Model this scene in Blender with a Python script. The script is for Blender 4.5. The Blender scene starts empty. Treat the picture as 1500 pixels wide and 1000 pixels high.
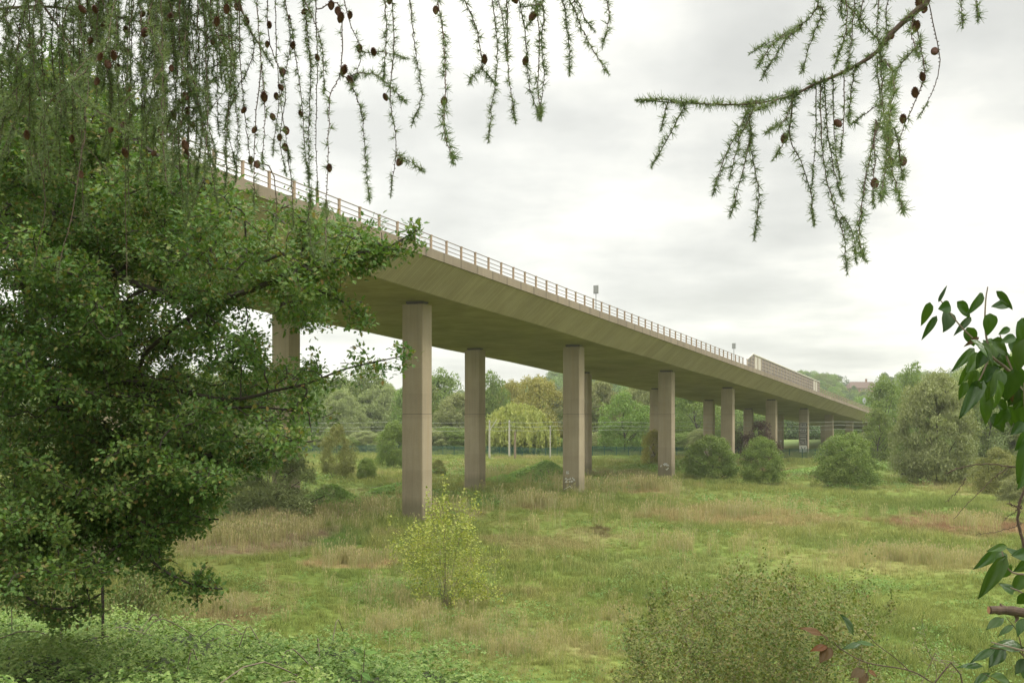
import bpy, math, random
import numpy as np
rng = np.random.default_rng(11)
random.seed(5)
C = bpy.context.scene.collection
F = 1500.0; CX = 750.0; HY = 607.0; CZ = 10.0      # pinhole: focal length, principal column, horizon row; eye height

def at(x, y, Y):
    return np.array([(x-CX)*Y/F, Y, CZ-(y-HY)*Y/F])
def gd(y):                       # distance at which flat meadow shows at row y
    return F*CZ/(y-HY)

# ------------------------------------------------------------------ mesh helpers
class MB:
    def __init__(s): s.v = []; s.f = []; s.m = []; s.n = 0
    def add(s, V, Fa, mi=0):
        V = np.asarray(V, float).reshape(-1, 3); Fa = np.asarray(Fa, int)
        s.v.append(V); s.f.append(Fa+s.n); s.m.append(mi); s.n += len(V)
    def box(s, c, d, R=None, mi=0):
        x, y, z = np.asarray(d, float)/2
        V = np.array([(-x,-y,-z),(x,-y,-z),(x,y,-z),(-x,y,-z),(-x,-y,z),(x,-y,z),(x,y,z),(-x,y,z)])
        if R is not None: V = V @ np.asarray(R).T
        s.add(V+np.asarray(c), [(0,3,2,1),(4,5,6,7),(0,1,5,4),(1,2,6,5),(2,3,7,6),(3,0,4,7)], mi)
    def mesh(s, name, mats, smooth=False):
        me = bpy.data.meshes.new(name)
        V = np.concatenate(s.v); me.vertices.add(len(V)); me.vertices.foreach_set('co', V.astype(np.float32).ravel())
        loops = np.concatenate([f.ravel() for f in s.f]); tot = np.concatenate([np.full(len(f), f.shape[1]) for f in s.f])
        start = np.concatenate([[0], np.cumsum(tot)[:-1]])
        me.loops.add(len(loops)); me.loops.foreach_set('vertex_index', loops.astype(np.int32))
        me.polygons.add(len(tot)); me.polygons.foreach_set('loop_start', start.astype(np.int32)); me.polygons.foreach_set('loop_total', tot.astype(np.int32))
        mi = np.concatenate([np.full(len(f), m) for f, m in zip(s.f, s.m)])
        if not isinstance(mats, (list, tuple)): mats = [mats]
        for m in mats: me.materials.append(m)
        me.polygons.foreach_set('material_index', mi.astype(np.int32))
        me.polygons.foreach_set('use_smooth', np.full(len(tot), bool(smooth)))
        me.update(calc_edges=True)
        return me
    def build(s, name, mats, parent=None, smooth=False):
        o = bpy.data.objects.new(name, s.mesh(name, mats, smooth)); C.objects.link(o)
        if parent is not None: o.parent = parent
        return o
def tag(o, label=None, cat=None, group=None, kind=None):
    if label: o['label'] = label
    if cat: o['category'] = cat
    if group: o['group'] = group
    if kind: o['kind'] = kind
    return o
def empty(name, loc=(0,0,0), rz=0.0, label=None, cat=None, group=None):
    o = bpy.data.objects.new(name, None); C.objects.link(o); o.location = tuple(float(a) for a in loc); o.rotation_euler = (0,0,rz)
    o.empty_display_size = 0.2
    return tag(o, label, cat, group)
def nrm(a): return a/np.maximum(np.linalg.norm(a, axis=-1, keepdims=True), 1e-9)
def orient(d, n):                # columns side, along, normal
    d = nrm(d); s = nrm(np.cross(d, n)); n2 = np.cross(s, d)
    return np.stack([s, d, n2], axis=-1)
def scatter(mb, TV, TF, pos, R, sc, mi=0):
    TV = np.asarray(TV, float); TF = np.asarray(TF, int); n = len(pos)
    if n == 0: return
    sc = np.asarray(sc, float)
    if sc.ndim == 1: sc = sc[:, None]
    L = TV[None]*sc[:, None, :] if sc.shape[1] in (1, 3) else TV[None]
    V = np.einsum('nij,nkj->nki', R, L)+pos[:, None, :]
    Fa = TF[None]+(np.arange(n)*len(TV))[:, None, None]
    mb.add(V.reshape(-1, 3), Fa.reshape(-1, TF.shape[1]), mi)
def frusta(mb, A, B, ra, rb, sides=5, mi=0):
    A = np.asarray(A, float); B = np.asarray(B, float); n = len(A)
    if n == 0: return
    d = nrm(B-A); up = np.where(np.abs(d[:, 2:3]) > .9, np.array([[1., 0, 0]]), np.array([[0, 0, 1.]]))
    u = nrm(np.cross(d, up)); w = np.cross(d, u)
    a = np.arange(sides)*2*np.pi/sides
    ring = np.cos(a)[None, :, None]*u[:, None]+np.sin(a)[None, :, None]*w[:, None]
    V = np.concatenate([A[:, None]+ring*np.asarray(ra).reshape(-1, 1, 1), B[:, None]+ring*np.asarray(rb).reshape(-1, 1, 1)], 1)
    i = np.arange(sides); j = (i+1) % sides
    TF = np.stack([i, i+sides, j+sides, j], 1)
    mb.add(V.reshape(-1, 3), (TF[None]+(np.arange(n)*2*sides)[:, None, None]).reshape(-1, 4), mi)
def tube(mb, pts, rad, sides=8, mi=0, cap=True):
    P = np.asarray(pts, float); n = len(P); r = np.broadcast_to(np.asarray(rad, float), (n,))
    T = nrm(np.gradient(P, axis=0)); up = np.array([0, 0, 1.]) if abs(T[0, 2]) < .9 else np.array([1., 0, 0])
    u = nrm(np.cross(T[0], up)); rings = []
    a = np.arange(sides)*2*np.pi/sides
    for k in range(n):
        u = nrm(u-T[k]*np.dot(u, T[k])); w = np.cross(T[k], u)
        rings.append(P[k]+r[k]*(np.cos(a)[:, None]*u+np.sin(a)[:, None]*w))
    V = np.concatenate(rings); fs = []
    for k in range(n-1):
        for i in range(sides):
            j = (i+1) % sides; fs.append((k*sides+i, (k+1)*sides+i, (k+1)*sides+j, k*sides+j))
    mb.add(V, fs, mi)
    if cap:
        for k, o in ((0, 1), (n-1, -1)):
            c = np.concatenate([rings[k], P[k:k+1]]); mb.add(c, [((i, (i+1) % sides, sides) if o > 0 else ((i+1) % sides, i, sides)) for i in range(sides)], mi)
def smooth_line(pts, n):
    P = np.asarray(pts, float)
    if len(P) < 3:
        t = np.linspace(0, 1, n)[:, None]; return P[0]*(1-t)+P[-1]*t
    Q = np.concatenate([[2*P[0]-P[1]], P, [2*P[-1]-P[-2]]]); out = []
    for t in np.linspace(0, len(P)-1-1e-6, n):
        k = int(t); u = t-k; a, b, c, d = Q[k:k+4]
        out.append(.5*((2*b)+(-a+c)*u+(2*a-5*b+4*c-d)*u*u+(-a+3*b-3*c+d)*u**3))
    return np.array(out)
def rand_dirs(n):
    return nrm(rng.normal(size=(n, 3)))

# ------------------------------------------------------------------ materials
def new_mat(name):
    m = bpy.data.materials.new(name); m.use_nodes = True; nt = m.node_tree; nt.nodes.clear()
    out = nt.nodes.new('ShaderNodeOutputMaterial'); return m, nt, out
def N(nt, t, **k):
    n = nt.nodes.new(t)
    for a, b in k.items():
        if a.startswith('i_'): n.inputs[a[2:].replace('_', ' ')].default_value = b
        else: setattr(n, a, b)
    return n
def ramp(nt, fac, stops, interp='LINEAR'):
    r = nt.nodes.new('ShaderNodeValToRGB'); r.color_ramp.interpolation = interp; e = r.color_ramp.elements
    while len(e) < len(stops): e.new(0.5)
    for el, (p, c) in zip(e, stops): el.position = p; el.color = (*c, 1) if len(c) == 3 else c
    nt.links.new(fac, r.inputs[0]); return r.outputs[0]
def noise(nt, vec, scale, detail=4, rough=.55):
    n = nt.nodes.new('ShaderNodeTexNoise'); n.inputs['Scale'].default_value = scale; n.inputs['Detail'].default_value = detail; n.inputs['Roughness'].default_value = rough
    if vec is not None: nt.links.new(vec, n.inputs['Vector'])
    return n.outputs['Fac']
def mixc(nt, fac, a, b, mode='MIX'):
    m = nt.nodes.new('ShaderNodeMix'); m.data_type = 'RGBA'; m.blend_type = mode
    def s(sock, v):
        if hasattr(v, 'is_linked'): nt.links.new(v, sock)
        elif isinstance(v, (int, float)): sock.default_value = v
        else: sock.default_value = (*v, 1)
    s(m.inputs[0], fac); s(m.inputs[6], a); s(m.inputs[7], b); return m.outputs[2]
def math_(nt, op, a, b=None, c=None):
    m = nt.nodes.new('ShaderNodeMath'); m.operation = op
    for i, v in enumerate((a, b, c)):
        if v is None: continue
        if hasattr(v, 'is_linked'): nt.links.new(v, m.inputs[i])
        else: m.inputs[i].default_value = v
    return m.outputs[0]
def leaf_mat(name, cols, trans=.3, rough=.5, tint=.35, per_object=False, nscale=.6, spec=.18):
    m, nt, out = new_mat(name)
    g = N(nt, 'ShaderNodeNewGeometry')
    k = len(cols); col = ramp(nt, g.outputs['Random Per Island'], [(i/(k-1), c) for i, c in enumerate(cols)])
    tc = N(nt, 'ShaderNodeTexCoord')
    nz = noise(nt, tc.outputs['Object'], nscale, 3)
    hs = N(nt, 'ShaderNodeHueSaturation')
    nt.links.new(col, hs.inputs['Color'])
    nt.links.new(math_(nt, 'MULTIPLY_ADD', nz, tint*2, 1-tint), hs.inputs['Value'])
    nt.links.new(math_(nt, 'MULTIPLY_ADD', nz, -.06, .53), hs.inputs['Hue'])
    colo = hs.outputs[0]
    if per_object:
        oi = N(nt, 'ShaderNodeObjectInfo'); h2 = N(nt, 'ShaderNodeHueSaturation'); nt.links.new(colo, h2.inputs['Color'])
        nt.links.new(math_(nt, 'MULTIPLY_ADD', oi.outputs['Random'], .035, .482), h2.inputs['Hue'])
        nt.links.new(math_(nt, 'MULTIPLY_ADD', oi.outputs['Random'], .4, .8), h2.inputs['Value']); colo = h2.outputs[0]
    b = N(nt, 'ShaderNodeBsdfPrincipled'); b.inputs['Roughness'].default_value = rough; b.inputs['Specular IOR Level'].default_value = spec
    nt.links.new(colo, b.inputs['Base Color'])
    t = N(nt, 'ShaderNodeBsdfTranslucent')
    tcol = mixc(nt, 1.0, colo, (1.25, 1.3, .55), 'MULTIPLY'); nt.links.new(tcol, t.inputs['Color'])
    mx = N(nt, 'ShaderNodeMixShader'); mx.inputs[0].default_value = trans
    nt.links.new(b.outputs[0], mx.inputs[1]); nt.links.new(t.outputs[0], mx.inputs[2]); nt.links.new(mx.outputs[0], out.inputs[0])
    return m
def plain(name, col, rough=.6, metal=0., var=.12, scale=8., bump=0.):
    m, nt, out = new_mat(name); tc = N(nt, 'ShaderNodeTexCoord')
    b = N(nt, 'ShaderNodeBsdfPrincipled'); b.inputs['Roughness'].default_value = rough; b.inputs['Metallic'].default_value = metal
    nz = noise(nt, tc.outputs['Object'], scale)
    c = np.array(col); nt.links.new(ramp(nt, nz, [(.3, tuple(c*(1-var))), (.7, tuple(np.minimum(c*(1+var), 1)))]), b.inputs['Base Color'])
    if bump:
        bp = N(nt, 'ShaderNodeBump'); bp.inputs['Strength'].default_value = bump; nt.links.new(noise(nt, tc.outputs['Object'], scale*4), bp.inputs['Height']); nt.links.new(bp.outputs[0], b.inputs['Normal'])
    nt.links.new(b.outputs[0], out.inputs[0]); return m
def concrete(name, c1, c2, streak=(1, 1, .08), boards=None, joint=None, green=.0, lichen=None):
    m, nt, out = new_mat(name); tc = N(nt, 'ShaderNodeTexCoord'); P = tc.outputs['Object']
    mp = N(nt, 'ShaderNodeMapping'); mp.inputs['Scale'].default_value = streak; nt.links.new(P, mp.inputs[0])
    s1 = noise(nt, mp.outputs[0], 2.2, 6, .65); s2 = noise(nt, P, .35, 4); s3 = noise(nt, P, 14, 3)
    f = math_(nt, 'ADD', math_(nt, 'MULTIPLY', s1, .5), math_(nt, 'MULTIPLY', s2, .5))
    col = ramp(nt, f, [(.36, c1), (.64, c2)])
    col = mixc(nt, .14, col, ramp(nt, s3, [(.35, (.1, .09, .07)), (.65, (.5, .46, .38))]), 'OVERLAY')
    if green:
        g = noise(nt, P, .12, 5, .7)
        col = mixc(nt, ramp(nt, g, [(.4, (0, 0, 0)), (.65, (green,)*3)]), col, (.13, .14, .045))
    if lichen:
        lz = noise(nt, mp.outputs[0], 1.1, 5, .6); col = mixc(nt, ramp(nt, lz, [(.55, (0, 0, 0)), (.75, (.5, .5, .5))]), col, lichen)
    sep = N(nt, 'ShaderNodeSeparateXYZ'); nt.links.new(P, sep.inputs[0])
    if joint is not None:        # rain streaks, pour lifts, algae and splash dirt at the foot
        mp2 = N(nt, 'ShaderNodeMapping'); mp2.inputs['Scale'].default_value = (2.6, 2.6, .1); nt.links.new(P, mp2.inputs[0]); q = noise(nt, mp2.outputs[0], 1.3, 6, .7)
        col = mixc(nt, ramp(nt, q, [(.52, (0, 0, 0)), (.74, (.32, .32, .32))]), col, (.14, .125, .09))
        lift = N(nt, 'ShaderNodeTexWhiteNoise', noise_dimensions='1D'); nt.links.new(math_(nt, 'FLOOR', math_(nt, 'DIVIDE', sep.outputs[2], 2.4)), lift.inputs['W'])
        hl = N(nt, 'ShaderNodeHueSaturation'); nt.links.new(col, hl.inputs['Color']); nt.links.new(math_(nt, 'MULTIPLY_ADD', lift.outputs['Value'], .1, .95), hl.inputs['Value']); col = hl.outputs[0]
        foot = math_(nt, 'SUBTRACT', math_(nt, 'ADD', 1.6, math_(nt, 'MULTIPLY', q, 1.6)), sep.outputs[2]); col = mixc(nt, math_(nt, 'MULTIPLY', math_(nt, 'MINIMUM', math_(nt, 'MAXIMUM', foot, 0.), 1.), .55), col, (.13, .12, .07))
    else:
        mp2 = N(nt, 'ShaderNodeMapping'); mp2.inputs['Scale'].default_value = (.3, .9, .3); nt.links.new(P, mp2.inputs[0]); q = noise(nt, mp2.outputs[0], .6, 7, .75)
        col = mixc(nt, ramp(nt, q, [(.5, (0, 0, 0)), (.7, (.2, .2, .2))]), col, (.14, .12, .07))
    b = N(nt, 'ShaderNodeBsdfPrincipled'); b.inputs['Roughness'].default_value = .9; b.inputs['Specular IOR Level'].default_value = .2
    bump_h = s3
    if boards:                    # shutter boards across the slope: thin dark joints and board to board tone
        axis, pitch = boards
        u = math_(nt, 'DIVIDE', sep.outputs[axis], pitch)
        fr = math_(nt, 'FRACT', u); line = math_(nt, 'LESS_THAN', fr, .1)
        fl = math_(nt, 'FLOOR', u)
        wn = N(nt, 'ShaderNodeTexWhiteNoise', noise_dimensions='1D'); nt.links.new(fl, wn.inputs['W'])
        col = mixc(nt, math_(nt, 'MULTIPLY', line, math_(nt, 'MULTIPLY', s1, .75)), col, (.06, .055, .035))
        hs = N(nt, 'ShaderNodeHueSaturation'); nt.links.new(col, hs.inputs['Color']); nt.links.new(math_(nt, 'MULTIPLY_ADD', wn.outputs['Value'], .12, .94), hs.inputs['Value']); col = hs.outputs[0]
        big = math_(nt, 'FLOOR', math_(nt, 'DIVIDE', sep.outputs[axis], pitch*9))
        w2 = N(nt, 'ShaderNodeTexWhiteNoise', noise_dimensions='1D'); nt.links.new(big, w2.inputs['W'])
        h3 = N(nt, 'ShaderNodeHueSaturation'); nt.links.new(col, h3.inputs['Color']); nt.links.new(math_(nt, 'MULTIPLY_ADD', w2.outputs['Value'], .1, .95), h3.inputs['Value']); col = h3.outputs[0]
    if joint is not None:
        for jz in joint:
            d = math_(nt, 'ABSOLUTE', math_(nt, 'SUBTRACT', sep.outputs[2], jz))
            col = mixc(nt, math_(nt, 'MULTIPLY', math_(nt, 'LESS_THAN', d, .035), .55), col, (.08, .065, .045))
    nt.links.new(col, b.inputs['Base Color'])
    bp = N(nt, 'ShaderNodeBump'); bp.inputs['Strength'].default_value = .15; bp.inputs['Distance'].default_value = .03; nt.links.new(bump_h, bp.inputs['Height']); nt.links.new(bp.outputs[0], b.inputs['Normal'])
    nt.links.new(b.outputs[0], out.inputs[0]); return m

M = {}
M['pier'] = concrete('pier_concrete', (.31, .26, .18), (.4, .34, .245), joint=[10.05], streak=(1.4, 1.4, .05), lichen=(.30, .215, .115))
M['web'] = concrete('web_concrete', (.375, .325, .205), (.455, .4, .265), streak=(.25, 1.6, .25), boards=(1, .33))  # paler than the soffit: low sky light on the slope painted into the colour
M['soffit'] = concrete('soffit_concrete', (.33, .28, .15), (.43, .37, .21), streak=(.15, .8, 1), green=.5)  # darker than the web for painted light contrast; the green is surface staining
M['fascia'] = concrete('fascia_concrete', (.235, .195, .145), (.295, .25, .185), streak=(1, 1.2, .3), boards=(1, 3.0))
M['asphalt'] = plain('asphalt', (.055, .055, .055), .9)
M['bearing'] = plain('bearing_steel', (.11, .095, .07), .7)
M['rail'] = plain('rail_metal', (.26, .22, .18), .5, .2, .15)
M['post'] = plain('post_metal', (.34, .25, .17), .6, 0, .15)
M['grey'] = plain('grey_metal', (.28, .29, .27), .5, .2)
M['barrier'] = plain('barrier_frame', (.46, .38, .3), .7)
M['panel'] = plain('barrier_panel', (.17, .155, .16), .5, 0, .3, 1.2)
M['pale_panel'] = plain('pale_barrier_panel', (.5, .47, .4), .6)
M['fence'] = plain('green_fence_paint', (.012, .075, .05), .5)
M['fence_r'] = M['fence']
M['pole'] = plain('weathered_pole', (.38, .36, .3), .8, 0, .15, 3)
M['wood_pole'] = plain('brown_pole', (.2, .15, .1), .8, 0, .2, 3)
M['wire'] = plain('wire', (.33, .35, .31), .5)
M['bark'] = plain('dark_bark', (.05, .04, .03), .9, 0, .4, 12, .5)
M['bark2'] = plain('larch_bark', (.075, .05, .035), .9, 0, .35, 60, .4)
M['twig'] = plain('grey_twig', (.16, .125, .09), .9, 0, .3, 20)
M['cut'] = plain('cut_wood', (.33, .17, .09), .8, 0, .2, 80)
M['roof'] = plain('roof_tiles', (.12, .075, .06), .8, 0, .2, 1.5)
M['brick'] = plain('house_brick', (.24, .13, .09), .8, 0, .2, 2)
M['glass'] = plain('window_glass', (.05, .06, .07), .15)
M['white'] = plain('white_paint', (.7, .7, .66), .7, 0, .1, 30)
M['black'] = plain('black_paint', (.05, .05, .05), .7, 0, .1, 30)
M['cone'] = plain('larch_cone', (.10, .042, .026), .7, 0, .35, 150)
M['haw'] = leaf_mat('hawthorn_leaf', [(0.059, 0.12, 0.031), (0.087, 0.164, 0.041), (0.126, 0.206, 0.051), (0.082, 0.141, 0.04), (0.174, 0.228, 0.056), (0.077, 0.152, 0.04), (0.109, 0.192, 0.051), (0.228, 0.164, 0.061)], .3, .45, .35, nscale=.9)
M['larch'] = leaf_mat('larch_needle', [(0.095, 0.142, 0.061), (0.134, 0.182, 0.084), (0.169, 0.202, 0.112), (0.095, 0.142, 0.065)], .3, .5, .3, nscale=3)
M['ivy'] = leaf_mat('ivy_leaf', [(0.02, 0.05, 0.006), (0.028, 0.072, 0.007), (0.044, 0.095, 0.009), (0.028, 0.059, 0.009)], .3, .32, .3, nscale=14, spec=.4)
M['ivy_red'] = leaf_mat('turning_leaf', [(0.115, 0.048, 0.016), (0.065, 0.048, 0.02), (0.158, 0.072, 0.024)], .3, .4)
M['bramble'] = leaf_mat('bramble_leaf', [(0.087, 0.166, 0.041), (0.139, 0.232, 0.059), (0.206, 0.299, 0.084), (0.268, 0.354, 0.108), (0.155, 0.244, 0.059), (0.309, 0.366, 0.155)], .25, .6, .3, nscale=.5)
M['bush'] = leaf_mat('bush_leaf', [(0.103, 0.167, 0.04), (0.161, 0.232, 0.057), (0.213, 0.277, 0.076), (0.18, 0.232, 0.07)], .25, .5, .35, nscale=.35)
M['tree'] = leaf_mat('tree_leaf', [(0.12, 0.184, 0.048), (0.162, 0.235, 0.062), (0.205, 0.272, 0.079), (0.18, 0.228, 0.069)], .32, .55, .4, True, nscale=.22)
M['willow'] = leaf_mat('willow_leaf', [(0.187, 0.227, 0.091), (0.256, 0.292, 0.127), (0.324, 0.35, 0.169), (0.224, 0.259, 0.103)], .25, .5, .3, True, nscale=.3)
M['weep'] = leaf_mat('weeping_willow_leaf', [(.26, .3, .08), (.34, .37, .11), (.4, .42, .14), (.28, .32, .09)], .25, .5, .25, nscale=.3)
M['yellow'] = leaf_mat('yellow_leaf', [(0.22, 0.22, 0.061), (0.286, 0.275, 0.077), (0.341, 0.308, 0.094), (0.242, 0.22, 0.066)], .25, .5, .25, nscale=.35)
M['olive'] = leaf_mat('olive_leaf', [(0.165, 0.187, 0.061), (0.22, 0.22, 0.077), (0.253, 0.259, 0.094), (0.154, 0.176, 0.055)], .25, .5, .25, nscale=.35)
M['purple'] = leaf_mat('purple_leaf', [(.06, .025, .03), (.09, .04, .04), (.05, .04, .03), (.08, .055, .035)], .2, .5, .3)
M['dark'] = leaf_mat('dark_leaf', [(0.075, 0.112, 0.05), (0.1, 0.15, 0.062), (0.125, 0.175, 0.075)], .1, .6, .3, True, nscale=.3)
M['scrub'] = leaf_mat('scrub_leaf', [(0.099, 0.165, 0.05), (0.154, 0.22, 0.066), (0.209, 0.242, 0.088), (0.242, 0.209, 0.099), (0.121, 0.198, 0.055)], .25, .5, .35, nscale=.4)
M['thorn'] = leaf_mat('thorn_leaf', [(0.103, 0.146, 0.037), (0.146, 0.181, 0.052), (0.189, 0.206, 0.067), (0.216, 0.171, 0.074), (0.086, 0.146, 0.037), (0.172, 0.198, 0.059)], .25, .5, .3, nscale=.5)
M['mound'] = leaf_mat('mound_leaf', [(.2, .33, .09), (.26, .38, .12), (.3, .4, .13), (.22, .33, .09)], .25, .6, .25)
M['gold'] = leaf_mat('golden_bush_leaf', [(0.246, 0.291, 0.056), (0.324, 0.367, 0.082), (0.392, 0.398, 0.11), (0.187, 0.258, 0.061)], .3, .5, .2, nscale=.5)

# ------------------------------------------------------------------ terrain
RIDX = [-14, -10, -4.2, -2.2, -.5, 1]; RIDY = [20, 20, 15, 13, 11, 8.5]
def bram_z(x, y):
    r = np.interp(x, RIDX, RIDY); z = 7.64-.14*(y-9)-.06*np.maximum(0, x+4)
    over = np.maximum(0, y-r); z = z-over*.55-.12*over**1.3
    return z-np.maximum(0, x-.2)*1.4
SKX = [-900, -200, 380, 470, 560, 640, 700, 770, 800, 833, 900, 1000, 1130, 1200, 1240, 1300, 1400, 1800]
SKY_ = [575, 575, 572, 575, 585, 588, 588, 582, 572, 558, 548, 545, 556, 562, 570, 572, 566, 566]
def meadow_wave(x, y):
    return .18*np.sin(x*.11+1.3)*np.sin(y*.07)+.12*np.sin(x*.27+y*.19)+.07*np.sin(x*.6-y*.45)
def T(x, y):
    x = np.asarray(x, float); y = np.asarray(y, float)
    right = np.interp(y, [-30, 1.2, 3, 6, 10, 20, 30], [8.5, 8.4, 7.6, 6.2, 4.0, 1.0, 0])
    z = np.maximum(right, np.where(y > 3, bram_z(x, y)-.9, -5))
    z = np.maximum(z, 0)
    z = z+meadow_wave(x, y)*np.clip((y-30)/15, 0, 1)*np.clip((300-y)/60, 0, 1)
    px = CX+x/np.maximum(y, 1)*F
    ridge = CZ+(HY-np.interp(px, SKX, SKY_))*1000/F
    t = np.clip((y-420)/580, 0, 1); t = t*t*(3-2*t)
    return z+ridge*t-.0*y

def meadow_colour(nt):
    g = N(nt, 'ShaderNodeNewGeometry'); P = g.outputs['Position']
    mp = N(nt, 'ShaderNodeMapping'); mp.inputs['Scale'].default_value = (1, .6, 0); nt.links.new(P, mp.inputs[0]); Q = mp.outputs[0]
    n1 = noise(nt, Q, .055, 6, .62); n2 = noise(nt, Q, .35, 5, .65); n3 = noise(nt, Q, .11, 5, .7)
    col = ramp(nt, n1, [(.33, (.15, .21, .05)), (.46, (.215, .26, .065)), (.58, (.28, .295, .09)), (.7, (.36, .32, .14))])
    col = mixc(nt, ramp(nt, n2, [(.35, (0, 0, 0)), (.7, (.6, .6, .6))]), col, (.15, .235, .05))
    col = mixc(nt, ramp(nt, n3, [(.56, (0, 0, 0)), (.7, (.75, .75, .75))]), col, (.38, .31, .16))
    sep = N(nt, 'ShaderNodeSeparateXYZ'); nt.links.new(P, sep.inputs[0])
    for (x, y, w, h, c, s) in PATCH:
        Y = gd(y); X = (x-CX)*Y/F; rx = w*Y/F; ry = h*Y*Y/(F*CZ)
        a = math_(nt, 'DIVIDE', math_(nt, 'SUBTRACT', sep.outputs[0], X), rx); b = math_(nt, 'DIVIDE', math_(nt, 'SUBTRACT', sep.outputs[1], Y), ry)
        d = math_(nt, 'ADD', math_(nt, 'MULTIPLY', a, a), math_(nt, 'MULTIPLY', b, b))
        d = math_(nt, 'ADD', d, math_(nt, 'MULTIPLY_ADD', n2, 2.6, -1.3))
        col = mixc(nt, ramp(nt, d, [(.35, (s,)*3), (1.0, (0, 0, 0))]), col, c)
    return col
TAN = (.42, .32, .16); BRN = (.27, .18, .09); LUSH = (.11, .21, .045); PINK = (.34, .25, .165); PALE = (.33, .32, .12)
PATCH = [(510, 822, 75, 12, TAN, .9), (790, 795, 110, 16, (.32, .28, .12), .6), (940, 717, 60, 5, TAN, .9), (1080, 755, 190, 14, (.36, .3, .13), .8),
         (1410, 768, 130, 20, BRN, .95), (780, 745, 40, 5, BRN, .6), (880, 777, 20, 7, (.12, .08, .04), .7), (490, 790, 60, 18, LUSH, .8), (720, 738, 40, 8, LUSH, .8),
         (370, 790, 120, 28, PINK, .8), (330, 900, 90, 16, (.27, .2, .1), .7), (1340, 830, 160, 16, PALE, .8), (1150, 692, 60, 8, BRN, .6), (900, 695, 90, 8, (.26, .24, .11), .6),
         (690, 930, 120, 60, (.16, .2, .055), .6), (1000, 830, 180, 25, (.21, .26, .08), .7), (1390, 900, 120, 60, (.24, .29, .075), .7), (600, 860, 120, 20, LUSH, .5), (1250, 800, 120, 14, LUSH, .4)]
def grass_mat(name, mulc, trans=.25):
    m, nt, out = new_mat(name); col = meadow_colour(nt)
    g = N(nt, 'ShaderNodeNewGeometry'); hs = N(nt, 'ShaderNodeHueSaturation'); c2 = mixc(nt, 1.0, col, mulc, 'MULTIPLY'); nt.links.new(c2, hs.inputs['Color'])
    nt.links.new(math_(nt, 'MULTIPLY_ADD', g.outputs['Random Per Island'], .7, .65), hs.inputs['Value'])
    nt.links.new(math_(nt, 'MULTIPLY_ADD', g.outputs['Random Per Island'], -.04, .51), hs.inputs['Hue'])
    b = N(nt, 'ShaderNodeBsdfPrincipled'); b.inputs['Roughness'].default_value = .6; b.inputs['Specular IOR Level'].default_value = .2; nt.links.new(hs.outputs[0], b.inputs['Base Color'])
    t = N(nt, 'ShaderNodeBsdfTranslucent'); nt.links.new(hs.outputs[0], t.inputs['Color'])
    mx = N(nt, 'ShaderNodeMixShader'); mx.inputs[0].default_value = trans; nt.links.new(b.outputs[0], mx.inputs[1]); nt.links.new(t.outputs[0], mx.inputs[2]); nt.links.new(mx.outputs[0], out.inputs[0])
    return m
M['grass'] = grass_mat('meadow_grass', (1.0, .98, 1.0))
M['weed'] = leaf_mat('weed_leaf', [(.10, .19, .045), (.14, .24, .06), (.18, .27, .075)], .25, .5, .3)
M['straw'] = leaf_mat('dry_grass', [(.42, .35, .19), (.5, .42, .25), (.36, .32, .16), (.3, .33, .12)], .25, .6, .25)
M['pink'] = leaf_mat('seed_heads', [(0.38, 0.31, 0.199), (0.418, 0.36, 0.237), (0.314, 0.3, 0.152), (0.237, 0.3, 0.095)], .25, .6, .25)
def ground_mat():
    m, nt, out = new_mat('meadow_ground'); col = meadow_colour(nt)
    g = N(nt, 'ShaderNodeNewGeometry'); sep = N(nt, 'ShaderNodeSeparateXYZ'); nt.links.new(g.outputs['Position'], sep.inputs[0])
    fine = noise(nt, g.outputs['Position'], 1.6, 6, .7)
    col = mixc(nt, 1.0, col, ramp(nt, fine, [(.3, (.35, .4, .3)), (.7, (.8, .8, .75))]), 'MULTIPLY')
    far = math_(nt, 'GREATER_THAN', sep.outputs[1], 330.0)
    col = mixc(nt, far, col, (.15, .2, .065))
    b = N(nt, 'ShaderNodeBsdfPrincipled'); b.inputs['Roughness'].default_value = .95; b.inputs['Specular IOR Level'].default_value = .1
    nt.links.new(col, b.inputs['Base Color']); nt.links.new(b.outputs[0], out.inputs[0]); return m
def build_ground():
    ys = np.concatenate([np.linspace(-40, 0, 9), np.linspace(1, 60, 90), np.linspace(61, 300, 120), np.linspace(310, 1100, 60), np.linspace(1120, 1400, 6)])
    us = np.concatenate([np.linspace(-3, -1, 12)[:-1], np.linspace(-1, 1, 110), np.linspace(1, 3, 12)[1:]])
    X = np.empty((len(ys), len(us)))
    for i, y in enumerate(ys): X[i] = us*(max(y, 0)*.75+35)
    Y = np.repeat(ys[:, None], len(us), 1); Z = T(X, Y)
    V = np.stack([X, Y, Z], -1).reshape(-1, 3); nx = len(us)
    i, j = np.meshgrid(np.arange(len(ys)-1), np.arange(nx-1), indexing='ij'); a = (i*nx+j).ravel()
    mb = MB(); mb.add(V, np.stack([a, a+1, a+nx+1, a+nx], 1)); o = mb.build('ground', ground_mat(), smooth=True); tag(o, kind='structure')
build_ground()

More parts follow.
